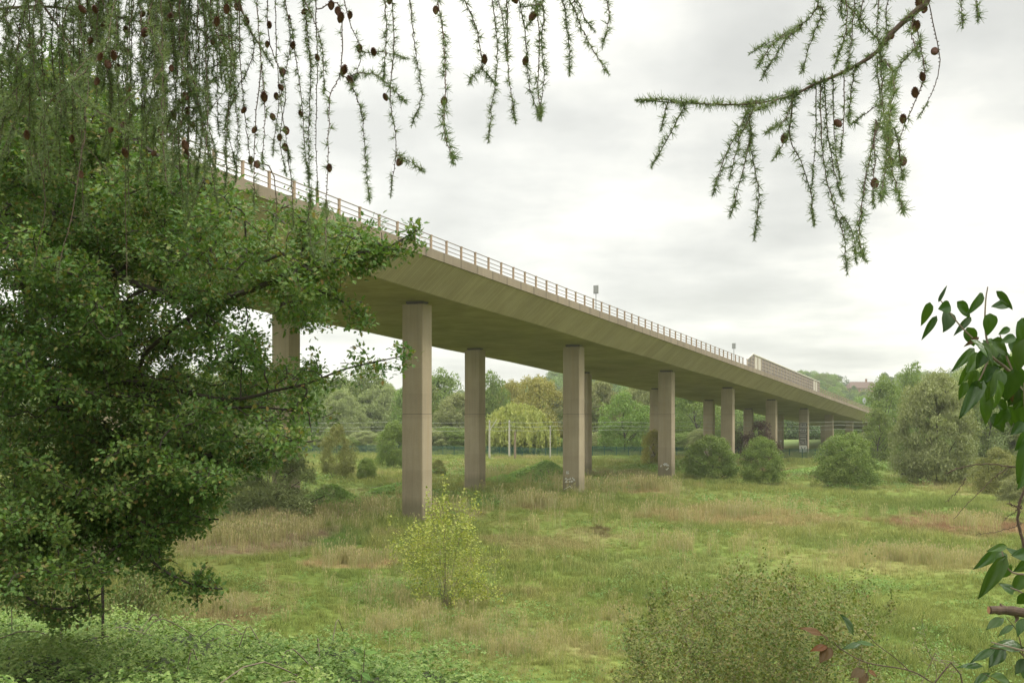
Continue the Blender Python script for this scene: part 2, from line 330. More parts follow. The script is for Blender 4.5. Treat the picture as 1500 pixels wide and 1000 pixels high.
# ------------------------------------------------------------------ grass (stuff, instanced tufts)
def blade_tuft(n, r, h0, h1, w, lean=.35, heads=False):
    mb = MB(); a = rng.uniform(0, 2*np.pi, n); q = r*np.sqrt(rng.uniform(0, 1, n))
    base = np.stack([q*np.cos(a), q*np.sin(a), np.full(n, -.08)], 1); h = rng.uniform(h0, h1, n)
    az = rng.uniform(0, 2*np.pi, n); ld = np.stack([np.cos(az), np.sin(az), np.zeros(n)], 1); side = np.stack([-np.sin(az+.5), np.cos(az+.5), np.zeros(n)], 1)
    ln = rng.uniform(.05, lean, n)[:, None]*h[:, None]
    mid = base+ld*ln*.35+np.array([0, 0, 1.])*h[:, None]*.6; tip = base+ld*ln*1.3+np.array([0, 0, 1.])*h[:, None]
    V = np.stack([base-side*w/2, base+side*w/2, mid+side*w*.4, mid-side*w*.4, tip], 1).reshape(-1, 3); o = (np.arange(n)*5)[:, None]
    # one island per blade: quad and triangle share the middle edge
    mb.add(V, o+np.array([[0, 1, 2, 3]])); mb.f.append((o+np.array([[3, 2, 4]])).astype(int)); mb.m.append(0)
    if heads:
        k = n//2; t = tip[:k]
        V2 = np.stack([t-side[:k]*w*1.4, t-np.array([0, 0, .16]), t+side[:k]*w*1.4, t+np.array([0, 0, .05])], 1).reshape(-1, 3)
        mb.add(V2, (np.arange(k)*4)[:, None]+np.array([[0, 1, 2, 3]]))
    return mb
def weed_tuft(n, r, h, s):
    mb = MB(); p = np.stack([rng.normal(0, r, n), rng.normal(0, r, n), rng.uniform(.05, h, n)], 1)
    d = rand_dirs(n); d[:, 2] = d[:, 2]*.4+.2
    nn = rand_dirs(n)*.6+np.array([0, 0, 1.]); scatter(mb, DIAM, DIAMF, p, orient(d, nn), rng.uniform(.6, 1.3, n)*s); return mb
DIAM = np.array([(0, -.5, 0), (.28, -.05, .05), (0, .5, -.04), (-.28, -.05, .05)]); DIAMF = np.array([(0, 1, 2, 3)])
NARR = np.array([(0, -.5, 0), (.11, -.05, .02), (0, .5, -.04), (-.11, -.05, .02)])
def gn_scatter(name, pts, scl, rot, idx, temps, label_cat):
    col = bpy.data.collections.new(name+'_source')
    for k, (mb, mat) in enumerate(temps):
        o = bpy.data.objects.new(f'{name}_{chr(97+k)}', mb.mesh(name, mat)); col.objects.link(o)
    me = bpy.data.meshes.new(name); me.vertices.add(len(pts)); me.vertices.foreach_set('co', pts.astype(np.float32).ravel())
    for nm, ty, dat in (('sc', 'FLOAT', scl), ('rot', 'FLOAT', rot), ('idx', 'INT', idx)):
        at_ = me.attributes.new(nm, ty, 'POINT'); at_.data.foreach_set('value', np.asarray(dat, np.float32 if ty == 'FLOAT' else np.int32))
    ob = bpy.data.objects.new(name, me); C.objects.link(ob)
    ng = bpy.data.node_groups.new(name, 'GeometryNodeTree')
    ng.interface.new_socket('Geometry', in_out='INPUT', socket_type='NodeSocketGeometry'); ng.interface.new_socket('Geometry', in_out='OUTPUT', socket_type='NodeSocketGeometry')
    n = ng.nodes; L = ng.links
    gi = n.new('NodeGroupInput'); go = n.new('NodeGroupOutput'); ip = n.new('GeometryNodeInstanceOnPoints'); ci = n.new('GeometryNodeCollectionInfo')
    ci.inputs['Collection'].default_value = col; ci.inputs['Separate Children'].default_value = True; ci.inputs['Reset Children'].default_value = True
    def attr(nm, ty):
        a = n.new('GeometryNodeInputNamedAttribute'); a.data_type = ty; a.inputs['Name'].default_value = nm; return a.outputs['Attribute']
    L.new(gi.outputs[0], ip.inputs['Points']); L.new(ci.outputs[0], ip.inputs['Instance']); ip.inputs['Pick Instance'].default_value = True
    L.new(attr('idx', 'INT'), ip.inputs['Instance Index']); L.new(attr('sc', 'FLOAT'), ip.inputs['Scale'])
    cx = n.new('ShaderNodeCombineXYZ'); L.new(attr('rot', 'FLOAT'), cx.inputs[2]); L.new(cx.outputs[0], ip.inputs['Rotation'])
    L.new(ip.outputs[0], go.inputs[0])
    md = ob.modifiers.new('scatter', 'NODES'); md.node_group = ng
    tag(ob, *label_cat, kind='stuff'); return ob
def field(n, y0, y1, margin=1.12):
    y = rng.uniform(y0, y1, n*2); keep = rng.uniform(0, 1, n*2) < (y/y1); y = y[keep][:n]
    x = rng.uniform(-.5, .5, len(y))*margin*y; return x, y
def ellipse_pts(n, patches):
    out = []
    for (x, y, w, h, k) in patches:
        m = int(n*k); Y = gd(y); a = rng.uniform(0, 2*np.pi, m); q = np.abs(rng.normal(0, .62, m))*(1+.35*np.sin(3*a+x)+.2*np.sin(5*a+y))
        out.append(np.stack([(x-CX)*Y/F+np.cos(a)*q*w*Y/F, Y+np.sin(a)*q*h*Y*Y/(F*CZ)], 1))
    return np.concatenate(out)
def build_grass():
    xs, ys, sc = [], [], []
    for n, y0, y1, s in ((15000, 26, 60, .62), (20000, 58, 120, .85), (32000, 118, 275, 1.2)):
        x, y = field(n, y0, y1); xs.append(x); ys.append(y); sc.append(rng.uniform(.7, 1.25, len(x))*s)
    x = np.concatenate(xs); y = np.concatenate(ys); sc = np.concatenate(sc)
    clump = .72+.5*np.sin(x*.9+2*np.sin(y*.31))*np.sin(y*.5+1.7*np.sin(x*.23))*.5+.25*np.sin(x*.17+y*.11)
    sc = sc*np.clip(clump*rng.uniform(.75, 1.3, len(sc)), .35, 1.5)
    p = np.stack([x, y, T(x, y)], 1); n = len(p)
    temps = [(blade_tuft(46, .55, .3, .75, .024, .6), M['grass']), (blade_tuft(34, .45, .4, .95, .022, .5), M['grass']), (blade_tuft(60, .7, .2, .5, .028, .8), M['grass'])]
    gn_scatter('grass', p, sc, rng.uniform(0, 6.28, n), rng.integers(0, 3, n), temps, ('long green meadow grass with straw coloured patches under the viaduct', 'grass'))
    q = ellipse_pts(185, [(510, 822, 70, 12, .5), (370, 785, 110, 26, 3.2), (395, 765, 70, 14, 1.5), (940, 717, 60, 6, .5), (800, 745, 90, 10, .35), (850, 715, 70, 12, .5), (1080, 755, 170, 12, .6), (1340, 825, 130, 14, .9), (640, 755, 60, 14, .25),
                           (620, 905, 60, 16, .22), (700, 930, 160, 40, .6), (900, 900, 130, 40, .25), (560, 925, 60, 22, .35), (320, 890, 80, 20, .4), (720, 700, 50, 8, .2), (1410, 770, 130, 18, .3), (540, 750, 70, 20, .3), (750, 960, 380, 60, 1.1), (1000, 800, 420, 70, .7), (600, 880, 260, 60, .6)])
    z = T(q[:, 0], q[:, 1]); p = np.column_stack([q, z]); n = len(p); sc = np.clip(q[:, 1]/75, .55, 1.7)*rng.uniform(.6, 1.15, n)
    temps = [(blade_tuft(30, .45, .7, 1.25, .02, .35, True), M['straw']), (blade_tuft(24, .5, .8, 1.3, .02, .3, True), M['pink'])]
    gn_scatter('dry_grass', p, sc, rng.uniform(0, 6.28, n), rng.integers(0, 2, n), temps, ('pale straw and pinkish seeding grass in drifts across the meadow', 'dry grass'))
    x, y = field(1700, 27, 62); k = rng.uniform(0, 1, len(x)) < np.clip(.35+.6*np.sin(x*.5+1)*np.sin(y*.4), .06, 1); x = x[k]; y = y[k]
    x2, y2 = field(1500, 60, 200); k = (np.sin(x2*.16)*np.sin(y2*.09+1) > .25); x = np.concatenate([x, x2[k]]); y = np.concatenate([y, y2[k]])
    p = np.stack([x, y, T(x, y)], 1); n = len(p)
    gn_scatter('weeds', p, rng.uniform(.7, 1.4, n)*np.clip(y/70, .8, 2.4), rng.uniform(0, 6.28, n), rng.integers(0, 2, n), [(weed_tuft(60, .3, .55, .11), M['weed']), (weed_tuft(80, .45, .4, .13), M['weed'])], ('low broad leaved weeds in green clumps among the meadow grass', 'weeds'))
build_grass()

# ------------------------------------------------------------------ the viaduct (local frame: x right, y along, z up; origin under the nearest front pier)
TH = math.atan(757/1500); A1 = at(611, 762, 96.75)
SP = 37.3; TB = -14.3; HALF = 3.7
def deck_z(s, haunch=True):            # underside
    u = abs(((s/SP)+.5) % 1-.5)*2      # 0 at a pier, 1 at midspan
    return CZ+10.62-.0483*s+(.12*u if haunch else 0)
VR = empty('viaduct', (A1[0], A1[1], 0), -TH, 'long concrete road viaduct on pairs of tall square piers crossing the meadow', 'viaduct')
def wpt(t, s):
    return np.array([A1[0]+t*math.cos(TH)+s*math.sin(TH), A1[1]-t*math.sin(TH)+s*math.cos(TH)])
def sweep(name, prof, mat, s0, s1, step, parent, hfun=None):
    S = np.arange(s0, s1+.01, step); mb = MB(); k = len(prof); V = []
    for s in S:
        z0 = deck_z(s, False); dh = deck_z(s)-z0
        for (t, z, hw) in prof: V.append((t, s, z0+z+hw*dh))
    fs = []
    for i in range(len(S)-1):
        for j in range(k):
            j2 = (j+1) % k; fs.append((i*k+j, i*k+j2, (i+1)*k+j2, (i+1)*k+j))
    mb.add(V, fs); e = len(V)-k
    o = np.array(V)
    mb.add(o[:k], [tuple(range(k-1, -1, -1))]); mb.add(o[e:], [tuple(range(k))])
    return mb.build(name, mat, parent)
TL = -18.95; OV = 2.6
# girder: flat soffit slab (thin), the sloping webs either side, deck slab with fascia
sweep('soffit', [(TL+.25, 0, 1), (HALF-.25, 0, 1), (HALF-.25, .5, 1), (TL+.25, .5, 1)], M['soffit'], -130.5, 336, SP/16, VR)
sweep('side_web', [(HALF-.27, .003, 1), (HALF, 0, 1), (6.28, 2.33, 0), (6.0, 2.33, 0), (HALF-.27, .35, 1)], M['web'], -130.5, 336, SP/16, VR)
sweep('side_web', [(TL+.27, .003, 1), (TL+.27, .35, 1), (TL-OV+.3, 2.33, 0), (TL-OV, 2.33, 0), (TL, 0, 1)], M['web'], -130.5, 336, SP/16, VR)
sweep('fascia', [(6.26, 2.26, 0), (6.42, 2.26, 0), (6.42, 3.06, 0), (5.9, 3.06, 0), (5.9, 2.6, 0)], M['fascia'], -130.5, 336, SP/8, VR)
sweep('fascia', [(TL-OV-.14, 2.26, 0), (TL-OV-.14, 3.06, 0), (TL-OV+.4, 3.06, 0), (TL-OV+.4, 2.6, 0), (TL-OV, 2.26, 0)], M['fascia'], -130.5, 336, SP/8, VR)
sweep('road_deck', [(TL-OV+.45, 2.36, 0), (5.85, 2.36, 0), (5.85, 2.75, 0), (TL-OV+.45, 2.75, 0)], M['asphalt'], -130.5, 336, SP/4, VR)
def lettering(mb, strokes, ox, oz, sx, sz, w, face):     # strokes on the pier's front face, 6 mm proud
    for (x0, z0, x1, z1) in strokes:
        a = np.array([ox+x0*sx, face, oz+z0*sz]); b = np.array([ox+x1*sx, face, oz+z1*sz]); d = b-a; L = np.linalg.norm(d)
        if L < 1e-6: continue
        d = d/L; nz = np.array([-d[2], 0, d[0]])*w/2; a2 = a-d*w*.4; b2 = b+d*w*.4
        off = np.array([0, -.012, 0])
        V = [a2-nz, b2-nz, b2+nz, a2+nz]; V = np.array(V+[v+off for v in V])
        mb.add(V, [(4, 5, 6, 7), (0, 3, 2, 1), (0, 1, 5, 4), (2, 3, 7, 6), (1, 2, 6, 5), (3, 0, 4, 7)])
def scrawl(n, x0, x1, z0, z1):
    r = random.Random(n); out = []; px, pz = r.uniform(x0, x1), r.uniform(z0, z1)
    for _ in range(n):
        qx = min(max(px+r.uniform(-.45, .5), x0), x1); qz = min(max(pz+r.uniform(-.4, .4), z0), z1); out.append((px, pz, qx, qz)); px, pz = qx, qz
        if r.random() < .2: px, pz = r.uniform(x0, x1), r.uniform(z0, z1)
    return out
WT, WL, CH = 2.28, 1.78, .07
def pier(t, s, grime=False):
    g = T(*wpt(t, s)); z1 = deck_z(s)-.28
    a, b = WT/2, WL/2
    ring = [(-a+CH, -b), (a-CH, -b), (a, -b+CH), (a, b-CH), (a-CH, b), (-a+CH, b), (-a, b-CH), (-a, -b+CH)]
    ring2 = [(x*1.06, y*1.06) for x, y in ring]; mb = MB(); z0 = float(g)-.8; zt = z1-1.4
    V = [(t+x, s+y, z) for z, R in ((z0, ring), (CZ+.03, ring)) for x, y in R]; V += [(t+x, s+y, CZ+.031) for x, y in [(x*.985, y*.985) for x, y in ring]]
    V += [(t+x*.985, s+y*.985, z1) for x, y in ring]
    fs = []
    for k in range(3):
        for i in range(8): j = (i+1) % 8; fs.append((k*8+i, k*8+j, (k+1)*8+j, (k+1)*8+i))
    mb.add(V, fs); mb.add(V[24:32], [tuple(range(8))])
    o = mb.build('pier', M['pier'], VR)
    mb = MB()
    mb.box((t-.45, s, z1+.06), (.9, .75, .14)); mb.box((t+.5, s, z1+.06), (.75, .75, .14)); mb.box((t, s, z1+.21), (1.9, .95, .16)); mb.build('bearing', M['bearing'], o)
    return o, float(g)
for n in range(-3, 9):
    s = n*SP
    oA, gA = pier(0, s); tb = -15.6 if n < 1 else TB; oB, gB = pier(tb, s)
    face = s-WL/2-.003
    if n == 1:
        mb = MB(); lettering(mb, scrawl(26, 0, 4, 0, 1.2), -.85, gA+1.25, .38, .5, .085, face); lettering(mb, scrawl(16, 0, 4, 0, .6), -.8, gA+2.35, .32, .5, .08, face); lettering(mb, [(0, 0, .8, .45), (.8, .45, 1.1, .15)], -.95, gA+.35, 1, 1, .06, face)
        mb.build('graffiti', M['white'], oA)
    if n == 2:
        mb = MB(); lettering(mb, scrawl(24, 0, 4, 0, 2.0), -.9, gA+1.2, .42, .5, .13, face); mb.build('graffiti', M['white'], oA)
    if n in (3, 4, 6):
        mb = MB(); lettering(mb, scrawl(22, 0, 4, 0, 2.4), -.9, gB+1.0, .42, .5, .1, s-WL/2-.003) if False else None
        V0 = scrawl(22, 0, 4, 0, 2.4); lettering(mb, [(x0, z0, x1, z1) for x0, z0, x1, z1 in V0], TB-.9, gB+1.2, .42, .5, .1, face); mb.build('graffiti', M['white'], oB)
    if n == 5:                                # tall black block letters stacked down the pier over white paint
        mb = MB(); mb.box((-.05, face-.002, gA+1.15), (1.95, .012, 1.7)); mb.build('white_paint_patch', M['white'], oA)
        mb = MB(); mb.box((-.05, face-.003, gA+5.0), (1.75, .01, 5.7)); mb.build('grey_paint_panel', plain('grey_graffiti_fill', (.36, .34, .31), .7, 0, .1, 4), oA)
        mb = MB(); w = .17; x0, x1 = -.85, .8
        gl = [[(-.85, 7.7, .8, 7.7), (-.85, 7.7, -.85, 6.7), (-.3, 6.9, .8, 6.9), (-.3, 6.9, -.3, 7.3), (-.3, 7.3, .4, 7.3), (.8, 7.7, .8, 6.9)],
              [(-.85, 6.3, .8, 6.3), (-.85, 6.3, -.85, 5.2), (-.85, 5.2, .8, 5.2), (-.1, 6.3, -.1, 5.7), (.8, 6.3, .8, 5.2)],
              [(-.4, 6.0, -.4, 5.6), (.35, 6.0, .35, 5.6)],
              [(-.85, 4.75, .8, 4.75), (.8, 4.75, .8, 4.1), (-.85, 4.1, .8, 4.1), (-.85, 4.1, -.85, 3.4), (-.85, 3.4, .4, 3.4), (.8, 4.1, .8, 3.4)],
              [(-.3, 3.0, .4, 3.0), (-.6, 2.3, .6, 2.3), (.9, 3.4, .9, 1.9), (-.6, 3.0, -.6, 2.3), (.4, 3.0, .4, 2.6)], [(-.5, 1.5, -.2, 1.0), (.3, 1.2, .5, 1.5)]]
        for g_ in gl: lettering(mb, g_, 0, gA, 1, 1, w, face-.009)
        mb.build('graffiti', M['black'], oA)

# railing: posts and three rails, in the two lengths the screen leaves
def railing(s0, s1, label):
    sm = s0; z = deck_z(s0, False)+3.06; w = wpt(6.15, s0)
    R = empty('metal_railing', (w[0], w[1], z), -TH, label, 'railing', 'railings along the viaduct edge')
    n = int((s1-s0)/2.6)
    for h, r in ((1.2, .045), (.78, .038), (.40, .038)):
        mb = MB(); L = n*2.6; A = np.array([0, 0, h]); B = np.array([0, L, h-.0483*L]); m_ = (A+B)/2
        tube(mb, [A, B], r, 8); mb.build('rail', M['rail'], R)
    mb = MB(); mb.box((0, 0, .55), (.16, .17, 1.3)); mb.box((0, 0, 1.2), (.2, .2, .1)); mb.box((0, 0, .03), (.3, .3, .05)); me = mb.mesh('post', M['post'])
    for k in range(n+1):
        o = bpy.data.objects.new('post', me); C.objects.link(o); o.parent = R; o.location = (0, k*2.6, -.0483*k*2.6)
railing(-111.6, 101.8-2.6, 'metal post and rail parapet on the near viaduct, left of the tall screen')
railing(174, 330, 'metal post and rail parapet on the far part of the viaduct, beyond the tall screen')

# tall panelled screen
def screen():
    s0, s1 = 101.5, 173; H = 2.55; w = wpt(6.2, s0); z0 = deck_z(s0, False)+3.06
    R = empty('roadside_screen', (w[0], w[1], z0), -TH, 'tall panelled roadside screen with a sloping end standing on the viaduct edge', 'screen')
    L = s1-s0; sl = -.0483; pw = L/26
    def top(y): return H*min(1, .45+y/4.2*.55) if y < 4.2 else H
    for k in range(26):
        y0 = k*pw; y1 = y0+pw; mb = MB(); t0, t1 = top(y0), top(y1)
        V = []
        for x in (-.03, .03):
            V += [(x, y0+.05, y0*sl+.0), (x, y1-.05, y1*sl), (x, y1-.05, y1*sl+t1-.08), (x, y0+.05, y0*sl+t0-.08)]
        mb.add(V, [(3, 2, 1, 0), (4, 5, 6, 7), (0, 1, 5, 4), (1, 2, 6, 5), (2, 3, 7, 6), (3, 0, 4, 7)])
        pale = k in (2, 3, 23, 24)
        p = mb.build('panel', M['pale_panel'] if pale else M['panel'], R)
        if pale: p['label'] = 'plain pale panel'
        else:
            mb = MB()
            for h in (.6, 1.25, 1.9):
                if h < t0: mb.box((.06, (y0+y1)/2, (y0+y1)/2*sl+h), (.07, pw-.04, .1), [[1, 0, 0], [0, 1, 0], [0, sl, 1]])
            for q in (.34, .67): mb.box((.06, y0+pw*q, (y0+pw*q)*sl+t0/2), (.05, .07, t0-.1))
            mb.build('grid_bars', M['barrier'], p)
    mb = MB()
    for k in range(27):
        y = k*pw; mb.box((.08, y, y*sl+top(y)/2), (.14, .16, top(y)))
    mb.build('uprights', M['barrier'], R)
    mb = MB(); ys = [0, 4.2, L]
    for a, b in ((0, 4.2), (4.2, L)): tube(mb, [(.05, a, a*sl+top(a)), (.05, b, b*sl+top(b))], .15, 6)
    mb.build('top_rail', M['pale_panel'], R)
screen()
def box_sign(x, s, w, h, zt, label):
    p = wpt(5.5, s); z0 = deck_z(s, False)+2.75
    R = empty('road_sign', (p[0], p[1], z0), -TH, label, 'road sign', 'signs on thin poles above the viaduct')
    mb = MB(); tube(mb, [(0, 0, 0), (0, 0, zt)], .05, 8); mb.build('pole', M['grey'], R)
    mb = MB(); mb.box((0, 0, zt+h/2), (w, .16, h)); mb.box((0, -.1, zt+h/2), (w*.86, .05, h*.88)); mb.box((0, .09, zt+h*.75), (.5, .06, .06)); mb.build('sign_box', M['grey'], R)
    return R
def s_at(x, t):                 # arc position where offset t crosses picture column x
    xr = (x-CX)/F; return (xr*(A1[1]-t*math.sin(TH))-A1[0]-t*math.cos(TH))/(math.sin(TH)-xr*math.cos(TH))
box_sign(873, s_at(873, 5.5), .6, .98, 2.55, 'grey box sign on a thin pole above the railing, nearer and larger of the two')
box_sign(1075, s_at(1075, 5.5), .6, .95, 2.75, 'small grey box sign on a thin pole beside the sloping end of the screen')
def round_sign():
    s = s_at(1266, 5.5); s = min(s, 300); p = wpt(5.5, s); z0 = deck_z(s, False)+2.75
    R = empty('round_sign', (p[0], p[1], z0), -TH, 'pale oval sign on a pole at the far end of the viaduct', 'road sign')
    mb = MB(); tube(mb, [(0, 0, 0), (0, 0, 2.6)], .06, 8); mb.build('pole', M['grey'], R)
    a = np.linspace(0, 2*np.pi, 25)[:-1]; V = [(.5*math.cos(t), y, 3.3+.85*math.sin(t)) for y in (-.05, .05) for t in a]
    mb = MB(); mb.add(V, [(i, (i+1) % 24, 24+(i+1) % 24, 24+i) for i in range(24)]); mb.add(V[:24], [tuple(range(23, -1, -1))]); mb.add(V[24:], [tuple(range(24))]); mb.build('sign_face', plain('sign_pale', (.45, .47, .48), .5), R)
round_sign()

# ------------------------------------------------------------------ trees and bushes: clumped crowns
def crown(n_clump, n_leaf, rx, ry, h, z0, leaf, shape='round', tmpl=None, seed=0, clump_r=.24, droop=0.):
    """leaf faces gathered in clumps spread over an uneven crown; returns (mesh builder, clump centres)"""
    tmpl = DIAM if tmpl is None else tmpl
    d = rand_dirs(n_clump*3); q = rng.uniform(.35, 1, len(d))**.5
    c = d*q[:, None]
    if shape == 'dome': c[:, 2] = np.abs(c[:, 2])
    c = c[:n_clump]
    if shape == 'full':
        u = rng.uniform(0.0, 1, n_clump)**.95; u[:n_clump//7] = rng.uniform(0, .22, n_clump//7); a = rng.uniform(0, 2*np.pi, n_clump)
        pr = np.where(u > .38, np.sqrt(np.maximum(0, 1-((u-.3)/.7)**2)), .93+.07*u/.3)*rng.uniform(.45, 1, n_clump)**.5*(1+.14*np.sin(3*a+2)+.1*np.sin(5*a+6*u))
        P0 = np.stack([np.cos(a)*pr*rx*.86, np.sin(a)*pr*ry*.86, z0+u*h*.9], 1)
    elif shape == 'dome': P0 = np.stack([c[:, 0]*rx, c[:, 1]*ry, z0+c[:, 2]*h*.84], 1)
    elif shape == 'cone':
        u = rng.uniform(0, 1, n_clump); a = rng.uniform(0, 2*np.pi, n_clump); rr = (1-u)**.8*rng.uniform(.3, 1, n_clump)
        P0 = np.stack([np.cos(a)*rr*rx, np.sin(a)*rr*ry, z0+u*h*.95], 1)
    else: P0 = np.stack([c[:, 0]*rx*.85, c[:, 1]*ry*.85, z0+h*.5+c[:, 2]*h*.42], 1)
    P0 += rng.normal(0, .06, P0.shape)*np.array([rx, ry, h*.5])
    cr = clump_r*min(rx, h*.6)*rng.uniform(.55, 1.35, n_clump)
    k = rng.integers(0, n_clump, n_leaf); dd = rand_dirs(n_leaf); dd[:, 2] = np.where(dd[:, 2] < -.3, -dd[:, 2], dd[:, 2])
    rad = rng.uniform(.45, 1.08, n_leaf)**.6
    P = P0[k]+dd*(cr[k]*rad)[:, None]*np.array([1.05, 1.05, 1.1])
    P[:, 2] = np.maximum(P[:, 2], .05+rng.uniform(0, .4, n_leaf))
    nn = dd*.9+rand_dirs(n_leaf)*1.0+np.array([0, 0, .3]); al = rand_dirs(n_leaf); al[:, 2] -= droop
    mb = MB(); scatter(mb, tmpl, DIAMF, P, orient(al, nn), rng.uniform(.6, 1.4, n_leaf)*leaf)
    return mb, P0
def trunk_mesh(P0, h, r, z0, n_limb=14, lean=0., low=.15):
    mb = MB(); top = np.array([lean, 0, h*.75]); m = smooth_line([(0, 0, -.6), (lean*.2, .05, h*.25), (lean*.6, -.08, h*.5), top], 9)
    rr = np.linspace(r, r*.25, 9); tube(mb, m, rr, 8)
    ks = rng.permutation(len(P0))[:n_limb]
    for k in ks:
        z = min(max(P0[k][2]*.55, h*low), h*.7); i = int(np.clip(z/(h*.75)*8, 0, 8)); a = m[i]
        l = smooth_line([a, (a+P0[k])/2+np.array([0, 0, .08*h*rng.uniform(-.5, 1)]), P0[k]], 5); tube(mb, l, np.linspace(rr[i]*.5, .02*r+.01, 5), 5, cap=False)
    return mb
def kinds():
    K = {}
    def mk(key, mat, **a):
        r = a.pop('trunk'); nl = a.pop('limbs', 12); low = a.pop('low', .15); out = []
        for v in range(a.pop('vars', 1)):
            mb, P0 = crown(**a); out.append((mb.mesh('crown', M[mat]), trunk_mesh(P0, a['h'], r, 0, nl, low=low).mesh('trunk', M['bark'])))
        K[key] = out
    mk('oak', 'tree', n_clump=130, n_leaf=15000, rx=1, ry=1, h=1.8, z0=.0, leaf=.06, trunk=.04, vars=3, clump_r=.22, shape='full')
    mk('tall', 'tree', n_clump=130, n_leaf=15000, rx=.8, ry=.8, h=2.1, z0=.0, leaf=.056, trunk=.04, vars=2, clump_r=.24, shape='full')
    mk('willow', 'willow', n_clump=280, n_leaf=60000, rx=1, ry=1, h=1.95, z0=.0, leaf=.047, trunk=.014, vars=2, clump_r=.18, shape='full', tmpl=NARR*np.array([1.7, 1.3, 1]), droop=.7)
    mk('bush', 'bush', n_clump=190, n_leaf=32000, rx=1, ry=1, h=1.7, z0=.0, leaf=.048, trunk=.008, vars=2, shape='full', clump_r=.2, low=.02, limbs=20)
    mk('grey_bush', 'willow', n_clump=150, n_leaf=32000, rx=1, ry=1, h=1.7, z0=.0, leaf=.05, trunk=.008, vars=1, shape='full', clump_r=.2, tmpl=NARR*np.array([1.7, 1.3, 1]), low=.02, limbs=20)
    mk('olive', 'olive', n_clump=120, n_leaf=26000, rx=1, ry=1, h=1.9, z0=.0, leaf=.05, trunk=.008, shape='full', clump_r=.22, low=.02, limbs=20, tmpl=NARR*np.array([1.7, 1.3, 1]))
    mk('dark', 'dark', n_clump=60, n_leaf=5000, rx=1, ry=1, h=1.8, z0=.1, leaf=.07, trunk=.04, vars=1)
    mk('conifer', 'dark', n_clump=90, n_leaf=9000, rx=.5, ry=.5, h=2.2, z0=.1, leaf=.06, trunk=.04, shape='cone', clump_r=.35)
    mk('yellow', 'yellow', n_clump=120, n_leaf=17000, rx=1, ry=1, h=1.8, z0=.0, shape='full', leaf=.055, trunk=.04, limbs=16, low=.05)
    mk('purple', 'purple', n_clump=50, n_leaf=9000, rx=1, ry=1, h=1.8, z0=.0, shape='full', leaf=.06, trunk=.04, clump_r=.3)
    return K
K = kinds(); kcount = {}
def plant(kind, x, ytop, ybase, wpx, name, label, cat, group=None, Y=None, yscale=1.):
    Y = Y or gd(ybase); X = (x-CX)*Y/F; g = float(T(X, Y)); zt = CZ-(ytop-HY)*Y/F
    var = K[kind][kcount.get(kind, 0) % len(K[kind])]; kcount[kind] = kcount.get(kind, 0)+1
    hh = {'tall': 2.15, 'willow': 2.0, 'conifer': 2.25}.get(kind, 1.8)
    w = {'tall': 1.75, 'conifer': 1.1, 'willow': 2.05}.get(kind, 2.1)
    R = empty(name, (X, Y, g), rng.uniform(0, 6.28), label, cat, group); sx = wpx*Y/F/w; R.scale = (sx, sx, (zt-g)/hh)
    for nm, me in (('crown', var[0]), ('trunk', var[1])):
        o = bpy.data.objects.new(nm, me); C.objects.link(o); o.parent = R
    return R
G1 = 'bushes standing in the meadow beside the viaduct'
plant('grey_bush', 395, 634, 760, 156, 'willow_bush', 'wide grey green willow bush at the meadow edge left of the nearest pier', 'bush', G1)
plant('olive', 493, 627, 705, 54, 'round_bush', 'upright olive yellow bush standing between the grey willow bush and the nearest pier', 'bush', G1)
plant('bush', 537, 668, 702, 32, 'small_bush', 'small dark bush right of the olive yellow bush', 'bush', G1)
plant('bush', 577, 613, 684, 56, 'dark_bush', 'tall rounded dark green bush partly behind the nearest pier', 'bush', G1)
plant('olive', 642, 674, 695, 26, 'small_bush', 'low pale bush just right of the nearest pier', 'bush', G1)
plant('bush', 1043, 634, 702, 84, 'round_bush', 'dense rounded green bush right of the graffitied third front pier', 'bush', G1)
plant('bush', 1117, 636, 710, 66, 'round_bush', 'medium green bush in front of the purple leaved tree', 'bush', G1)
plant('bush', 1243, 630, 714, 104, 'round_bush', 'large spreading light green bush before the far end of the viaduct', 'bush', G1)
plant('olive', 1462, 660, 724, 72, 'round_bush', 'yellow green bush at the foot of the big silvery willow', 'bush', G1)
plant('grey_bush', 1495, 692, 740, 60, 'willow_bush', 'pale low bush at the right edge of the meadow', 'bush', G1)
plant('yellow', 958, 630, 682, 44, 'yellow_bush', 'yellowish bush left of the third pair of piers', 'bush', G1)
plant('purple', 1112, 616, 672, 62, 'purple_tree', 'small purple leaved tree between the far piers', 'tree', Y=205)
G2 = 'trees behind the green fence'
plant('oak', 914, 578, 668, 88, 'broadleaf_tree', 'rounded bright green tree behind the fence, between the second and third front piers', 'tree', G2, Y=262)
plant('yellow', 790, 553, 660, 95, 'broadleaf_tree', 'yellow green spreading tree rising behind the weeping willow', 'tree', G2, Y=300)
G3 = 'big willows at the right'
plant('willow', 1372, 541, 712, 124, 'willow_tree', 'big silvery willow standing at the right side of the meadow', 'tree', G3, Y=150)
plant('willow', 1450, 519, 712, 140, 'willow_tree', 'tallest silvery willow, behind the ivy at the right edge', 'tree', G3, Y=165)
plant('willow', 1530, 545, 712, 120, 'willow_tree', 'silvery willow cut by the right edge of the picture', 'tree', G3, Y=158)
plant('tall', 1300, 550, 680, 78, 'broadleaf_tree', 'mid green tree hiding the far end of the viaduct', 'tree', G3, Y=228)
plant('tall', 1287, 592, 680, 52, 'broadleaf_tree', 'lower green tree against the last visible pier', 'tree', G3, Y=215)
plant('oak', 1335, 536, 680, 70, 'broadleaf_tree', 'dark topped tree between the hidden viaduct end and the silvery willow', 'tree', G3, Y=245)
